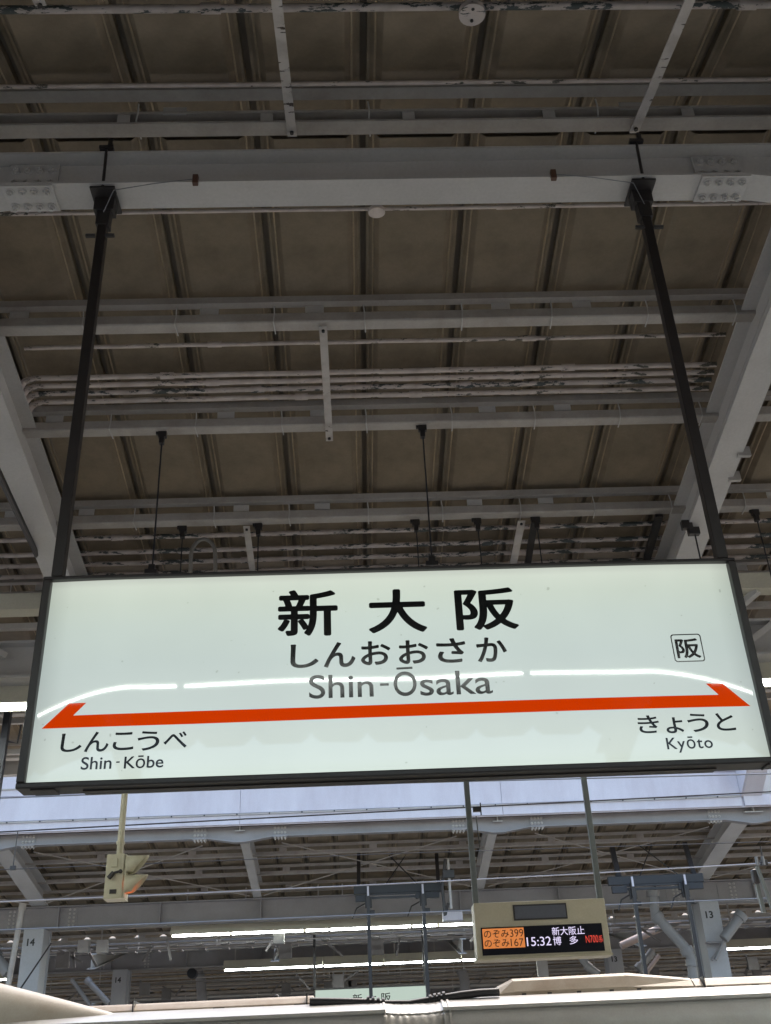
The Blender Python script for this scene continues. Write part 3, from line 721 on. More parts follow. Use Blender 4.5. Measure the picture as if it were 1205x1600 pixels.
# hanging posts and their plates, safety wires
for px, sx in ((-1.174, -1), (1.536, 1)):
    MB().box(px - .023, px + .023, SY - .023, SY + .023, ZT + .014, 3.87).build('post', M['frame'], sign, bevel=.004)
    pl = MB(); pl.box(px - .062, px + .062, 3.66, 3.84, 3.925, 3.938); pl.box(px - .05, px + .05, SY - .034, SY + .034, 3.845, 3.925)
    pl.loft([[(px - .035, SY - .02, 3.925), (px + .035, SY - .02, 3.925), (px + .035, SY + .02, 3.925), (px - .035, SY + .02, 3.925)], [(px - .032, SY - .03, 3.75), (px + .032, SY - .03, 3.75), (px + .032, SY + .03, 3.75), (px - .032, SY + .03, 3.75)]])
    p = pl.build('top_plate', M['black'], sign, bevel=.002)
    for bx, bz in ((-.04, 3.70), (.04, 3.70)):
        MB().cyl((px + bx * .6, SY - .028, bz - .03), (bx, 0, 0), .011, .045, 6).build('bolt', M['black'], p)
    MB().tube([(px, 3.672, 3.93), (px, 3.655, 4.19)], .008, 6).box(px - .035, px + .035, 3.64, 3.67, 4.185, 4.205).box(px + .008, px + .028, 3.64, 3.66, 4.20, 4.25).build('clamp_rod', M['black'], p)
    wx = px - sx * .46; MB().tube([(px - sx * .01, 3.70, 3.80), (px - sx * .06, 3.655, 3.90), (px - sx * .25, 3.645, 3.93), (wx, 3.64, 3.955)], .0022, 5).build('safety_wire', M['wire'], p)
    MB().box(wx - .014, wx + .014, 3.635, 3.66, 3.925, 3.985).build('wire_clamp', paint('rust_brown_clamp', (.10, .05, .035), .6), p, bevel=.003)

# ------------------------------------------------------------------ fluorescent lights
def light(x0, x1, y, z, lab, group, hz=.12, hw=.16, r=.019, hang=True):
    t = thing('fluorescent_light', lab, 'light', ((x0 + x1) / 2, y, z), group)
    mb = MB(); hh = hw / 2 + .03; zs = z + .002     # inverted trough: the skirts come down to the tube
    mb.extx([(y - hh, zs), (y - hh + .004, zs), (y - hh * .35, z + hz * .7), (y + hh * .35, z + hz * .7), (y + hh - .004, zs), (y + hh, zs), (y + hh * .4, z + hz + .05), (y - hh * .4, z + hz + .05)], x0 - .03, x1 + .03)
    mb.build('housing', M['reflector'], t)
    MB().tube([(x0, y, z), (x1, y, z)], r, 10).build('tube', M['tube'], t, smooth=True)
    MB().box(x0 - .03, x0, y - .025, y + .025, z - .025, z + .034).box(x1, x1 + .03, y - .025, y + .025, z - .025, z + .034).build('lamp_holder', M['reflector'], t)
    if hang:
        MB().box(x0 + .25, x0 + .28, y - .012, y + .012, z + hz + .05, z + hz + .75).build('hanger', M['steel'], t)
G1 = 'lights under the near roof'
z0 = at(20, 1105, 8.2).z
for k, x in enumerate((-6.25, -3.6)): light(x - 1.25, x + 1.25, 8.2, z0, ['fluorescent tube further left under the near roof', 'lit tube seen left of the sign under the near roof edge'][k], G1)
light(2.9, 5.4, 8.2, z0, 'lit tube seen right of the sign under the near roof edge', G1)
light(5.5, 8.0, 8.2, z0, 'fluorescent tube further right under the near roof', G1)
zz = 2.83
for k in range(-3, 4):
    light(.02 + 2.76 * k - 1.35, .02 + 2.76 * k + 1.35, -.28, zz, ['farthest left tube of the row behind the viewer', 'second tube from the left in the row behind the viewer', 'tube mirrored as the short white line at the sign left end', 'tube mirrored as the long white line across the sign middle', 'tube mirrored as the white line at the sign right end', 'second tube from the right in the row behind the viewer', 'farthest right tube of the row behind the viewer'][k + 3], 'tubes mirrored in the sign', hang=False, r=.0095, hw=.10, hz=.08)
G2 = 'first row of tubes under the opposite roof'
xs = [268, 361, 476, 514.5, 643.5, 685, 816]
for i, (a, b) in enumerate(zip(xs, xs[1:])):
    pa = at(a + 2, 1463 - (a - 268) * .0425, 23.0); pb = at(b - 2, 1463 - (b - 268) * .0425, 23.0)
    light(pa.x, pb.x, 23.0, (pa.z + pb.z) / 2 if False else 2.876, ['leftmost tube of the upper far row of lights', 'second tube from the left in the upper far row', 'short third tube in the upper far row', 'fourth tube in the upper far row of lights', 'fifth short tube of the upper far row, left of the board', 'sixth tube of the upper far row, half behind the departure board'][i], G2, hz=.16, hw=.3, r=.023)
G3 = 'second row of tubes over the far platform'
xs3 = [350, 505, 600, 663, 721, 815]
labs3 = ['leftmost tube of the lower far row', 'second tube in the lower far row', 'third tube in the lower far row', 'fourth tube in the lower far row', 'last tube of the lower far row, under the departure board']
for i, (a, b) in enumerate(zip(xs3, xs3[1:])):
    pa = at(a + 2, 1506, 30.3); pb = at(b - 2, 1506, 30.3)
    light(pa.x, pb.x, 30.3, 2.875, labs3[i], G3, hz=.18, hw=.3, r=.025)
pa = at(1131, 1490, 30.3); light(pa.x, pa.x + 3, 30.3, 2.875, 'lit tube at the right edge beyond column 13', G3, hz=.18, hw=.3, r=.025)
pa = at(14, 1530, 30.3); light(pa.x - 3, pa.x, 30.3, 2.875, 'lit tube at the left edge beyond column 14', G3, hz=.18, hw=.3, r=.025)

# ------------------------------------------------------------------ hanging things between the platforms
def vpole(px, py, Y, top, r, bot=None):
    P = at(px, py, Y); return P
# departure board
BY = 9.3; k = BY / 10.5
bx0, bx1, bz0, bz1 = 1.119 * k, 2.398 * k, 1.005 * k, 1.500 * k
bd = thing('departure_board', 'cream departure board with orange, white and red LED lettering', 'display board', ((bx0 + bx1) / 2, BY, bz1))
MB().box(bx0, bx1, BY, BY + .22, bz0, bz1).build('cabinet', M['cream'], bd, bevel=.006)
def S3(px, py): p = at(px, py, BY); return p.x, p.z
def brect(xa, xb, ya, yb, mat, name, dy, t=.004, par=bd):
    cx, cy = (xa + xb) / 2, (ya + yb) / 2
    x0 = S3(xa, cy)[0]; x1 = S3(xb, cy)[0]; z1 = S3(cx, ya)[1]; z0 = S3(cx, yb)[1]
    return MB().box(x0, x1, BY - dy - t, BY - dy, z0, z1).build(name, mat, par)
brect(802, 886, 1412.5, 1437, M['frame'], 'clock_frame', 0, .006); brect(804.5, 884, 1415, 1434.5, M['grey_screen'], 'blank_panel', .006, .002)
brect(752.5, 943, 1446, 1489.5, M['screen'], 'led_screen', 0, .006)
bs = bpy.data.objects['led_screen'] if 'led_screen' in bpy.data.objects else bd
brect(754.5, 819.5, 1450.5, 1481.5, M['led_orange'], 'orange_field', .006, .002)
def bt(txt, xa, xb, ya, yb, mat, bold=0, dy=.0095):
    cx, cy = (xa + xb) / 2, (ya + yb) / 2
    text_mesh(txt, S3(xa, cy)[0], S3(xb, cy)[0], S3(cx, yb)[1], S3(cx, ya)[1], BY - dy, mat, 'lettering', bd, bold=bold)
bt('のぞみ', 756, 795, 1453.5, 1465.5, M['led_dark'], .010); bt('399', 796.5, 817.5, 1452, 1464, M['led_dark'], -.004)
bt('のぞみ', 757, 796, 1468, 1480, M['led_dark'], .010); bt('167', 798, 818, 1466.5, 1478.5, M['led_dark'], -.004)
bt('15:32', 823, 861, 1464, 1478, M['led_white'], -.002)
bt('新大阪止', 862, 913, 1448, 1461, M['led_white'], .004)
bt('博', 864, 877, 1463.5, 1477, M['led_white'], .004); bt('多', 889.5, 903, 1462.5, 1475.5, M['led_white'], .004)
bt('N700', 915, 934.5, 1461.5, 1473, M['led_red'], .002); bt('系', 935.5, 942, 1461.5, 1472.5, M['led_red'], .002)
MB().box(bx0 - .01, bx1 + .01, BY - .015, BY + .22, bz0 - .018, bz0).build('bottom_ledge', M['cream'], bd, bevel=.003)
for px in (743, 937.5):
    P = at(px, 1404, BY + .08)
    MB().box(P.x - .024, P.x + .024, P.y - .024, P.y + .024, bz1, 3.35).build('post', M['pole'], bd, bevel=.005)
P = at(741, 1265, BY); MB().box(P.x - .01, P.x + .06, P.y - .02, P.y + .02, P.z - .02, P.z + .02).box(P.x + .055, P.x + .065, P.y, P.y + .01, P.z - .05, P.z + .06).build('post_clamp', M['black'], bd)
P = at(744, 1275, BY); MB().tube([(P.x, BY - .0, P.z), (P.x + .01, BY, bz1 + .45)], .005, 5).build('cable', M['black'], bd)

# signal
GY = 9.6
P0 = at(181.5, 1334, GY); P1 = at(176.5, 1403, GY)
sg = thing('train_signal', 'pale yellow two-lamp signal box on a pole, lower lamp glowing orange', 'signal', (P0.x, GY, P0.z))
w = .080; x0, x1, zt, zb = P0.x - w, P0.x + w, P0.z, P1.z
rotp = []
MB().box(x0, x1, GY, GY + .19, zb, zt).build('case', M['signalpaint'], sg, bevel=.006)
MB().box(x1, x1 + .018, GY + .01, GY + .18, zb + .005, zt - .005).build('lamp_plate', M['signalpaint'], sg, bevel=.003)
for kk, (cz, lit) in enumerate(((zt - .095, False), (zb + .115, True))):
    R = .082; rings = []
    cy = GY + .055
    n = 14
    for (L, th0) in ((0, 0), (1, 0)):
        pass
    mb = MB(); pts0 = []; pts1 = []
    for i in range(n + 1):
        a = math.radians(-150 + 300 * i / n)     # open at the bottom
        ln = .19 * (.28 + .72 * (1 + math.cos(a)) / 2)
        for rr, lst in ((R, pts0), (R - .005, pts1)):
            pass
        pts0.append(((x1 + .018, cy + R * math.sin(a), cz + R * math.cos(a)), (x1 + .018 + ln, cy + (R*.92) * math.sin(a), cz + .004 + (R*.92) * math.cos(a))))
    for i in range(n + 1): mb.v += [pts0[i][0], pts0[i][1]]
    mb.f = [(2*i, 2*i+2, 2*i+3, 2*i+1) for i in range(n)]
    hd = mb.build('lamp_hood', M['signalpaint'], sg, smooth=True); so_ = hd.modifiers.new('solid', 'SOLIDIFY'); so_.thickness = .004
    MB().cyl((x1 + .018, cy, cz), (1, 0, 0), .055, .006, 20).build('lens', M['lamp_orange'] if lit else M['screen'], sg)
    if lit: 
        MB().cyl((x1 + .024, cy, cz - .03), (1, 0, -.2), .028, .03, 14).build('bulb', M['lamp_orange'], sg, smooth=True)
cx = (x0 + x1) / 2
mb = MB(); arch = [(cx - .028 - .005, zt - .115), (cx + .028 - .005, zt - .115), (cx + .023, zt - .05)] + [(cx - .005 + .028 * math.cos(math.radians(a)), zt - .05 + .022 * math.sin(math.radians(a))) for a in range(15, 180, 15)] + [(cx - .033, zt - .05)]
mb.loft([[(x, GY, z) for x, z in arch], [(x, GY - .016, z) for x, z in arch]]); mb.build('cover_plate', M['signalpaint'], sg, bevel=.003)
MB().bar((cx - .045, GY - .015, zb + .165), (cx + .0, GY - .02, zb + .215), .045, .03).bar((cx + .0, GY - .015, zb + .21), (cx + .055, GY - .01, zb + .225), .012, .02).cyl((cx + .055, GY, zb + .222), (0, -1, 0), .018, .02, 10).build('padlock', M['black'], sg, bevel=.003)
MB().box(cx - .03, cx + .03, GY - .006, GY, zb + .035, zb + .072).build('window', M['frame'], sg, bevel=.002)
MB().box(x0 - .004, x1 + .02, GY - .004, GY + .19, zb - .006, zb).build('bottom_plate', M['signalpaint'], sg)
pc = P0.x + .008
pm = MB(); pm.tube([(pc + .005, GY + .09, zt), (pc + .005, GY + .09, 3.3)], .030, 12); pm.build('pole', M['signalpaint'], sg, smooth=True)
MB().tube([(pc + .005, GY + .09, zt + .10), (pc + .005, GY + .09, zt + .125)], .040, 12).build('pole_collar', M['signalpaint'], sg, smooth=True)

# dark post at the left edge
P = at(13, 1150, 9.0)
ps = thing('dark_post', 'dark hanging post at the left edge under the near roof', 'post', P)
MB().box(P.x - .06, P.x - .0, 8.97, 9.03, P.z - .62, P.z + .35).build('post', M['darkgrey'], ps, bevel=.004)
MB().tube([(P.x, 9, P.z - .05), (P.x + .09, 9, P.z - .07), (P.x + .1, 9, P.z + .1)], .008, 6).build('arm', M['darkgrey'], ps)

# ------------------------------------------------------------------ overhead line
def wire(pts, r, mat, name, lab, cat='wire', g='overhead wires'):
    pts = [Vector(p) for p in pts]; a = pts[0]; b = pts[-1]; d = (b - a)
    pts = [a - d * .4] + pts + [b + d * .4]
    return lobj(name, MB().tube(pts, r, 6), mat, lab, cat, g, smooth=True)
def linepts(L, Y): return [at(x, y, Y) for x, y in L]
wire(linepts([(0, 1409), (300, 1396), (602, 1381.5), (900, 1366), (1205, 1348)], 11.9), .0075, M['contact'], 'contact_wire', 'bright contact wire crossing below the white fascia')
wire(linepts([(0, 1453), (300, 1441), (602, 1428), (900, 1416), (1205, 1403)], 15.9), .008, M['wire'], 'contact_wire', 'greyer second contact wire just above the far lights')
wire(linepts([(0, 1359), (602, 1334), (1205, 1315)], 15.9), .007, M['black'], 'messenger_wire', 'thin dark messenger wire across the opposite roof')
wire(linepts([(0, 1247), (602, 1224), (1205, 1209)], 11.9), .0085, M['wire'], 'messenger_wire', 'light wire crossing the upper part of the white fascia')
wire(linepts([(0, 1300), (602, 1268), (1205, 1237)], 11.9), .0085, M['black'], 'messenger_wire', 'black wire crossing the lower part of the white fascia')
# dropper and splice clamps on the wires
for px, ya, yb, Y, lab in ((28, 1299, 1356, 15.9, 'short dropper on the thin wire at the left'), (1188, 1322, 1348, 11.9, 'dropper clamp on the contact wire at the right')):
    a = at(px, ya, Y); b = Vector((a.x, Y, at(px, yb, Y).z))
    lobj('dropper', MB().tube([a, b], .008, 6).box(b.x - .04, b.x + .04, Y - .02, Y + .02, b.z - .03, b.z + .03), M['black'], lab, 'wire clamp')
# T-shaped dark frames hung from the opposite roof
def tframe(xa, xb, yl, yr, rods, Y, lab, ups):
    a = at(xa, yl, Y); b = at(xb, yr, Y); z = (a.z + b.z) / 2
    t = thing('double_bar_gantry', lab, 'gantry', ((a.x + b.x) / 2, Y, z), 'dark frames hung from the opposite roof')
    MB().box(a.x, b.x, Y - .05, Y + .05, z + .06, z + .21).build('top_bar', M['darkgrey'], t, bevel=.006)
    MB().box(a.x + .03, a.x + .30, Y - .12, Y - .04, z - .09, z + .03).build('end_block', M['darkgrey'], t, bevel=.006)
    MB().box(b.x - .50, b.x - .05, Y - .12, Y - .04, z - .07, z + .04).build('end_block', M['darkgrey'], t, bevel=.006)
    MB().box(a.x + .25, b.x - .2, Y - .10, Y - .06, z - .045, z - .005).box(a.x + .25, b.x - .2, Y - .10, Y - .06, z + .02, z + .05).build('double_rail', M['darkgrey'], t)
    for rx, pb in rods:
        R_ = at(rx, (yl + yr) / 2, Y)
        MB().box(R_.x - .032, R_.x + .032, Y - .20, Y - .13, z - 2.4, z + .08).build('down_rod', M['black'], t)
        MB().box(R_.x - .06, R_.x + .07, Y - .13, Y - .05, z - .20, z - .02).box(R_.x + .03, R_.x + .12, Y - .16, Y - .1, z - .32, z - .25).build('rod_clamp', M['black'], t, bevel=.008)
        MB().box(R_.x - .015, R_.x + .02, Y - .215, Y - .2, z + .0, z + .17).build('label_plate', M['fascia'], t)
        MB().tube([(R_.x - .05, Y - .1, z - .12), (R_.x - .22, Y - .1, z - .2), (R_.x - .30, Y - .1, z - .38)], .014, 6).build('cable', M['black'], t)
    for ux, uy, wdt in ups:
        U = at(ux, uy, Y); MB().bar((U.x, Y + .02, z + .2), (U.x + .02, Y + .3, max(U.z, z + .4)), wdt, wdt).build('hanger', M['black'], t)
    for s_, e_ in (((a.x + .6, z + .21), (a.x + 1.05, z + .85)), ((b.x - .45, z + .21), (b.x - .95, z + .85))):
        MB().tube([(s_[0], Y, s_[1]), (e_[0], Y + .5, e_[1])], .012, 5).build('stay_rod', M['black'], t)
tframe(553, 690, 1403, 1398, ((575, 0), (660, 0)), 20.5, 'dark double bar with two rods, left of the departure board', ((559, 1330, .07), (682, 1330, .07)))
tframe(952, 1100, 1391, 1382, ((985, 0), (1067, 0)), 19.5, 'dark double bar with two rods, right of the departure board', ((960, 1320, .09), (1075, 1312, .08)))
# hanging pole with hose right of the first frame
a = at(700, 1342, 20); b = at(705, 1420, 20)
t = thing('hanging_cable', 'light pole with black cable hanging beside the departure board post', 'cable', a)
MB().tube([a, Vector((a.x, 20, b.z))], .025, 8).build('pole', M['steel'], t)
MB().tube([a + Vector((-.05, 0, 0)), a + Vector((-.14, 0, -.5)), a + Vector((-.12, 0, -1.0)), (a.x - .05, 20, b.z + .1)], .03, 8).build('cable', M['black'], t, smooth=True)
MB().box(a.x - .12, a.x + .1, 19.95, 20.05, a.z - .35, a.z - .2).build('clamp', M['black'], t, bevel=.01)
# clamp with two rods at the right edge
a = at(1186, 1350, 11.9)
t = thing('wire_support', 'pair of clamps and steel drop rods on the wire at the right edge', 'wire support', a)
for d in (-.035, .035): MB().cyl((a.x + d, 11.85, a.z - .02), (0, 0, 1), .018, .09, 10).build('clamp', M['wire'], t, smooth=True)
MB().bar((a.x - .03, 11.9, a.z - .02), (a.x + .06, 11.9, a.z - .55), .035, .035).bar((a.x - .04, 12.0, a.z - .08), (a.x - .02, 12.0, a.z - .5), .04, .04).build('drop_rod', M['pole'], t)
MB().box(a.x - .07, a.x + .0, 11.95, 12.05, a.z - .2, a.z - .04).build('insulator', M['black'], t, bevel=.02)

# far station sign
P = at(493, 1548, 25.6); P2_ = at(665, 1540, 25.6)
fs = thing('station_sign', 'small far backlit sign showing 新大阪, half hidden by the train', 'sign', (P.x, 25.6, P.z))
zt = 1.925
MB().box(P.x, P2_.x, 25.6, 25.75, zt - .8, zt).build('face_panel', M['farface'], fs)
MB().box(P.x - .04, P.x, 25.57, 25.76, zt - .83, zt + .03).box(P2_.x, P2_.x + .04, 25.57, 25.76, zt - .83, zt + .03).box(P.x - .04, P2_.x + .04, 25.57, 25.76, zt, zt + .04).box(P.x - .04, P2_.x + .04, 25.57, 25.76, zt - .83, zt - .8).build('frame', M['frame'], fs)
for ch, a, b in (('新', 551, 566), ('大', 573, 588), ('阪', 596, 611)):
    xa_, xb_ = at(a, 1558, 25.6).x, at(b, 1558, 25.6).x
    text_mesh(ch, xa_, xb_, zt - .30, zt - .11, 25.596, M['print_black'], 'lettering', fs, bold=.01)
for x in (P.x - .02, P2_.x): MB().box(x - .03, x + .03, 25.64, 25.7, zt, 3.5).build('post', M['black'], fs)

# pipes and struts round column 13 / 14, cable racks behind
def px_tube(L, Y, r, mat, lab, cat='pipe', name='drain_pipe', g=None, coll=True):
    pts = linepts(L, Y); t = thing(name, lab, cat, pts[0], g)
    MB().tube(pts, r, 12).build('pipe', mat, t, smooth=True)
    if coll:
        for p, q_ in zip(pts, pts[1:]):
            d = (q_ - p).normalized(); MB().tube([p, p + d * .12], r * 1.3, 12).build('collar', mat, t, smooth=True)
    return t
M['drain'] = paint('grey_plastic_pipe', (.24, .24, .25), .4, amount=.2)
DG = 'drain pipes by the numbered columns'
px_tube([(1020, 1392), (1024, 1430), (1071, 1481), (1082, 1500), (1084, 1545)], 22.0, .105, M['drain'], 'bent grey drain pipe left of column 13', g=DG)
px_tube([(1160, 1428), (1131, 1467)], 22.0, .10, M['drain'], 'slanting grey pipe leaning right of column 13', g=DG)
t = px_tube([(1131, 1470), (1118, 1500)], 22.05, .035, M['drain'], 'thin strut below the slanting pipe beside column 13', cat='strut', name='strut', coll=False)
lobj('bracket', MB().bar(at(1104, 1473, 22.2), at(1128, 1473, 22.2), .25, .03).bar(at(1112, 1500, 22.2), at(1130, 1475, 22.2), .05, .05), M['girder'], 'triangular bracket plate on the right of column 13', 'bracket')
px_tube([(-10, 1490), (12, 1520)], 22.5, .11, M['drain'], 'slanting grey pipe at the left edge by column 14', g=DG)
px_tube([(36, 1412), (12, 1545)], 21.2, .055, M['purlin'], 'long pale leaning pole left of column 14', cat='pole', name='leaning_pole')
px_tube([(80, 1474), (32, 1545)], 21.8, .016, M['black'], 'thin black rod slanting across column 14', cat='rod', name='rod', coll=False)
px_tube([(135, 1530), (170, 1568)], 27.5, .07, M['drain'], 'thick slanting pipe between the two columns 14', g=DG)
px_tube([(112, 1530), (142, 1572)], 28.5, .05, M['drain'], 'pale slanting strut behind the thick pipe', cat='strut', name='strut', coll=False)
px_tube([(970, 1478), (1062, 1436)], 27, .09, paint('pinkish_steel', (.42, .33, .29), .5), 'pinkish slanting steel member left of column 13', cat='strut', name='strut', coll=False)
px_tube([(1010, 1520), (1030, 1493)], 27, .05, paint('pinkish_steel_far', (.42, .33, .29), .5), 'short pinkish slanting strut lower left of column 13', cat='strut', name='strut', coll=False)
px_tube([(997, 1515), (1020, 1486)], 26.4, .09, M['drain'], 'grey slanting pipe just left of the pinkish strut', g=DG)
px_tube([(910, 1495), (916, 1508), (936, 1522)], 26, .08, M['drain'], 'bent grey pipe under the departure board', g=DG)
px_tube([(593, 1508), (602, 1560)], 30, .0, M['drain'], 'x', coll=False) if False else None
for px, lab in ((310, 'curved grey bracket arm far left of the small sign'), (722, 'curved grey bracket arm right of the small sign')):
    px_tube([(px - 2, 1515), (px + 4, 1530), (px + 6, 1568)], 36, .16, M['girder'], lab, cat='bracket', name='curved_support', coll=False)

def rack(Y, zlo, n, lab, mat, x0=-14, x1=14, dz=.1, tick=True, rr=.03, seed=1):
    rnd = random.Random(seed)
    t = thing('cable_rack', lab, 'cable rack', (0, Y, zlo), 'cable racks beyond the opposite platform')
    for i in range(n):
        z = zlo + i * dz + rnd.uniform(-.02, .02)
        MB().box(x0, x1, Y + .15 * i, Y + .15 * i + rr, z, z + rr).build('rail', mat if i % 2 else M['far'], t)
    mb = MB(); x = x0
    while x < x1:
        if tick: mb.box(x, x + .16, Y - .22, Y + .1, zlo - .05, zlo - .02)
        x += .55
    if tick: mb.build('rung', M['far'], t)['kind'] = 'stuff'
    x = x0 + rnd.random()
    mb = MB()
    while x < x1:
        mb.box(x, x + .03, Y + .1, Y + .13, zlo, zlo + .9); x += rnd.uniform(1.6, 2.8)
    mb.build('hanger', M['steel'], t)['kind'] = 'stuff'
    mb = MB()
    for _ in range(int((x1 - x0) / 1.6)):
        x = rnd.uniform(x0, x1); w_ = rnd.uniform(.05, .22)
        mb.bar((x, Y - .1, zlo + .1), (x + rnd.uniform(-.6, .6), Y - .1, zlo - rnd.uniform(.1, .35)), .05, .05)
        if rnd.random() < .35: mb.box(x, x + .3, Y - .2, Y - .1, zlo - .32, zlo + .02)
    mb.build('fitting', M['far'], t)['kind'] = 'stuff'
def zat(py, Y): return at(602, py, Y).z
rack(24.2, zat(1462, 24.2), 2, 'cable rack with many small rungs under the upper far lights', M['purlin'], seed=3)
rack(26.5, zat(1470, 26.5), 3, 'lower cable rack with rungs behind the departure board', M['purlin'], -17, 17, seed=4)
rack(33, zat(1522, 33), 4, 'distant bundle of conduits below the lower far lights', M['steel'], -20, 20, .11, False, seed=5)
rack(38, zat(1532, 38), 4, 'distant bundle of thin rails above the panelled girder', M['steel'], -24, 24, .09, False, .04, seed=6)
rack(41, zat(1554, 41), 3, 'farthest bundle of thin rails just above the train', M['steel'], -26, 26, .12, False, .04, seed=8)
t = thing('junction_box', 'pair of light grey boxes hanging beside the far column 14', 'box', at(140, 1478, 24), None)
a = at(131, 1478, 24); MB().box(a.x - .12, a.x + .11, 23.95, 24.15, a.z - .13, a.z + .12).build('box', M['rafter'], t, bevel=.01)
a = at(160, 1478, 24); MB().box(a.x - .12, a.x + .11, 23.95, 24.15, a.z - .13, a.z + .12).build('box', M['rafter'], t, bevel=.01)
a = at(436, 1466, 23); lobj('junction_box', MB().box(a.x - .11, a.x + .11, 22.9, 23.1, a.z - .1, a.z + .09), M['rafter'], 'light grey box hanging below the upper far lights', 'box')
a = at(707, 1432, 21); lobj('junction_box', MB().box(a.x - .19, a.x + .19, 20.9, 21.1, a.z - .08, a.z + .07), M['fascia'], 'pale box under the opposite girder left of the departure board', 'box')
a = at(847, 1507, 30); lobj('junction_box', MB().box(a.x - .14, a.x + .14, 29.9, 30.1, a.z - .3, a.z + .15), M['rafter'], 'small pale box below the departure board', 'box')
# camera on an arm
a = at(302, 1522, 33); t = thing('speaker', 'small dark round speaker on a far bracket', 'speaker', a)
MB().tube([a, a + Vector((0, -.3, 0))], .14, 14).build('horn', M['darkgrey'], t, smooth=True)
# a bird-like dark knob on the train cover
# ------------------------------------------------------------------ the train
tr = thing('bullet_train', 'ivory train roof with beige covers and a thick black cable, behind the platform edge', 'train', (0, 11.9, GZ))
def carprof(s=1.0, dz=0):
    P = [(10.25, GZ + .25), (10.2, GZ + 1.2), (10.2, .10), (10.215, .28), (10.25, .42), (10.31, .525), (10.36, .558), (10.362, .572), (10.40, .59), (10.52, .640), (10.75, .690), (11.2, .725), (11.9, .735)]
    Q = [(23.8 - y, z) for y, z in P[::-1][1:]]
    return [(y, z + dz) for y, z in P + Q]
xg0 = at(603, 1585, 10.3).x; xg1 = at(694, 1585, 10.3).x
def car(xa, xb):
    mb = MB(); rings = [[(x, y, z) for y, z in carprof()] for x in (xa, xb)]; mb.loft(rings)
    o = mb.build('car_body', M['train'], tr, smooth=True)
    MB().box(xa, xb, 10.335, 10.362, .566, .592).build('rain_gutter', M['rubber'] if False else M['train'], o)
    MB().box(xa, xb, 10.372, 10.385, .592, .596).build('seam', M['darkgrey'], o)
car(-22, xg0); car(xg1, 24)
rs = []; N = 40      # loose sheet shroud between the cars, sagging and creased
for j in range(N + 1):
    f_ = j / N; x = xg0 + (xg1 - xg0) * f_; d = -.018 * math.sin(math.pi * f_) ** .6 + random.uniform(-.0015, .0015)
    rs.append([(x + .001 * math.sin(k * 1.9 + j * .4), 11.9 + (y - 11.9) * (.994 + .002 * math.sin(j * 1.1 + k)), z + d + .0015 * math.sin(j * 1.3 + k * 1.7)) for k, (y, z) in enumerate(carprof())])
MB().loft(rs, cap=False).build('gangway_hood', M['clear'], tr, smooth=True)
for xx in (xg0 - .02, xg1 + .0, xg1 + .05):
    mb = MB(); mb.loft([[(x, 11.9 + (y - 11.9) * 1.004, z + .008) for y, z in carprof()] for x in (xx, xx + .02)]); mb.build('end_ring', M['steel'], tr)
# roof covers
def cover(stations, y, name, mat, lab=None, wid=.55):
    """stations: (x, height) ; prism with sloped sides standing on the roof at depth y"""
    mb = MB(); rs = []
    for x, h in stations:
        rs.append([(x, y, .66), (x, y + .02, .69 + h * .25), (x, y + .09, .69 + h * .9), (x, y + .13, .70 + h), (x, y + wid - .13, .70 + h), (x, y + wid - .02, .69 + h * .25), (x, y + wid, .66)])
    mb.loft(rs); o = mb.build(name, mat, tr, smooth=False, bevel=.006)
    if lab: o['label'] = lab
    return o
def X(px, py, Y=10.85): return at(px, py, Y).x
CY = 10.8
cv = cover([(X(778, 1550), .085), (X(803, 1545), .150), (X(985, 1540), .160), (X(1084, 1543), .088)], CY, 'roof_cover', M['cover'], 'tall beige cover with chamfered ends')
lc = cover([(X(1085, 1543), .082), (X(1300, 1543), .080)], CY, 'roof_cover', M['cover'], 'low beige cover at the right')
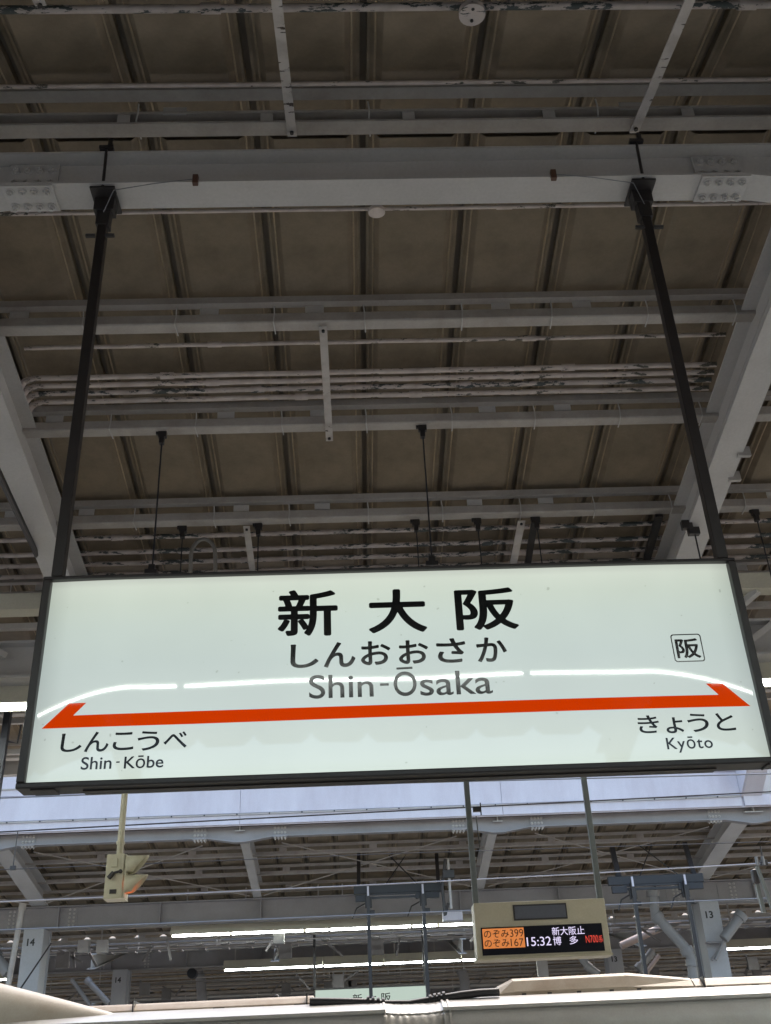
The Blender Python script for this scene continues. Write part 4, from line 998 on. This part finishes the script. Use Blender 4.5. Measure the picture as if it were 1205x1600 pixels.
cover([(X(-200, 1590), .07), (X(193, 1583), .07), (X(490, 1572), .078)], CY, 'roof_cover', M['cover'], 'low beige cover on the left car')
for px in (818, 858, 904, 955, 998): 
    x = X(px, 1556); MB().box(x - .02, x + .02, CY - .012, CY + .0, .675, .71).build('latch', M['frame'], cv)
for px in (1095, 1110, 1180): x = X(px, 1550); MB().box(x - .04, x + .03, CY - .012, CY, .675, .70).build('latch', M['frame'], lc)
for px in (344, 470): x = X(px, 1575); MB().box(x - .06, x + .05, CY - .012, CY + .004, .672, .70).build('latch', M['frame'], tr)
for px in (1101, 211, 480): x = X(px, 1550); MB().box(x - .006, x + .006, CY - .004, CY + .5, .66, .79).build('cover_joint', M['frame'], tr)
# big smooth fairing at the left
mb = MB(); rs = []
xt = at(193, 1585, 10.5).x; xl = at(-160, 1560, 10.5).x
for i in range(17):
    f_ = i / 16; x = xl + (xt - xl) * f_; g = (1 - f_) ** .95
    hz_ = .045 + .56 * g; wy = .05 + .36 * g ** .8
    rs.append([(x, 10.75 - wy * math.cos(a), .60 + max(hz_ * math.sin(a), -.02)) for a in [math.pi * k / 14 for k in range(15)]])
mb.loft(rs); mb.build('pantograph_fairing', M['trainroof'], tr, smooth=True)
# cable with ribbed clamps
pts = linepts([(484, 1565), (530, 1565.5), (575, 1566.5), (602, 1569), (640, 1569), (680, 1562), (720, 1555), (750, 1551.5), (780, 1550)], 10.7)
cb = MB().tube(pts, .036, 12).build('cable', M['rubber'], tr, smooth=True)
for px, py in ((576, 1566), (584, 1567), (592, 1568), (600, 1569), (673, 1564), (680, 1562), (687, 1561), (694, 1559)):
    p = at(px, py, 10.7); MB().tube([p - Vector((.012, 0, 0)), p + Vector((.012, 0, .002))], .054, 14).build('ring', M['rubber'], cb, smooth=True)
p = at(432, 1563, 11.3); lo = MB().box(p.x - .06, p.x + .06, 11.25, 11.35, .72, p.z).box(p.x - .02, p.x + .03, 11.25, 11.35, p.z, p.z + .05).build('antenna', M['black'], tr, bevel=.02)
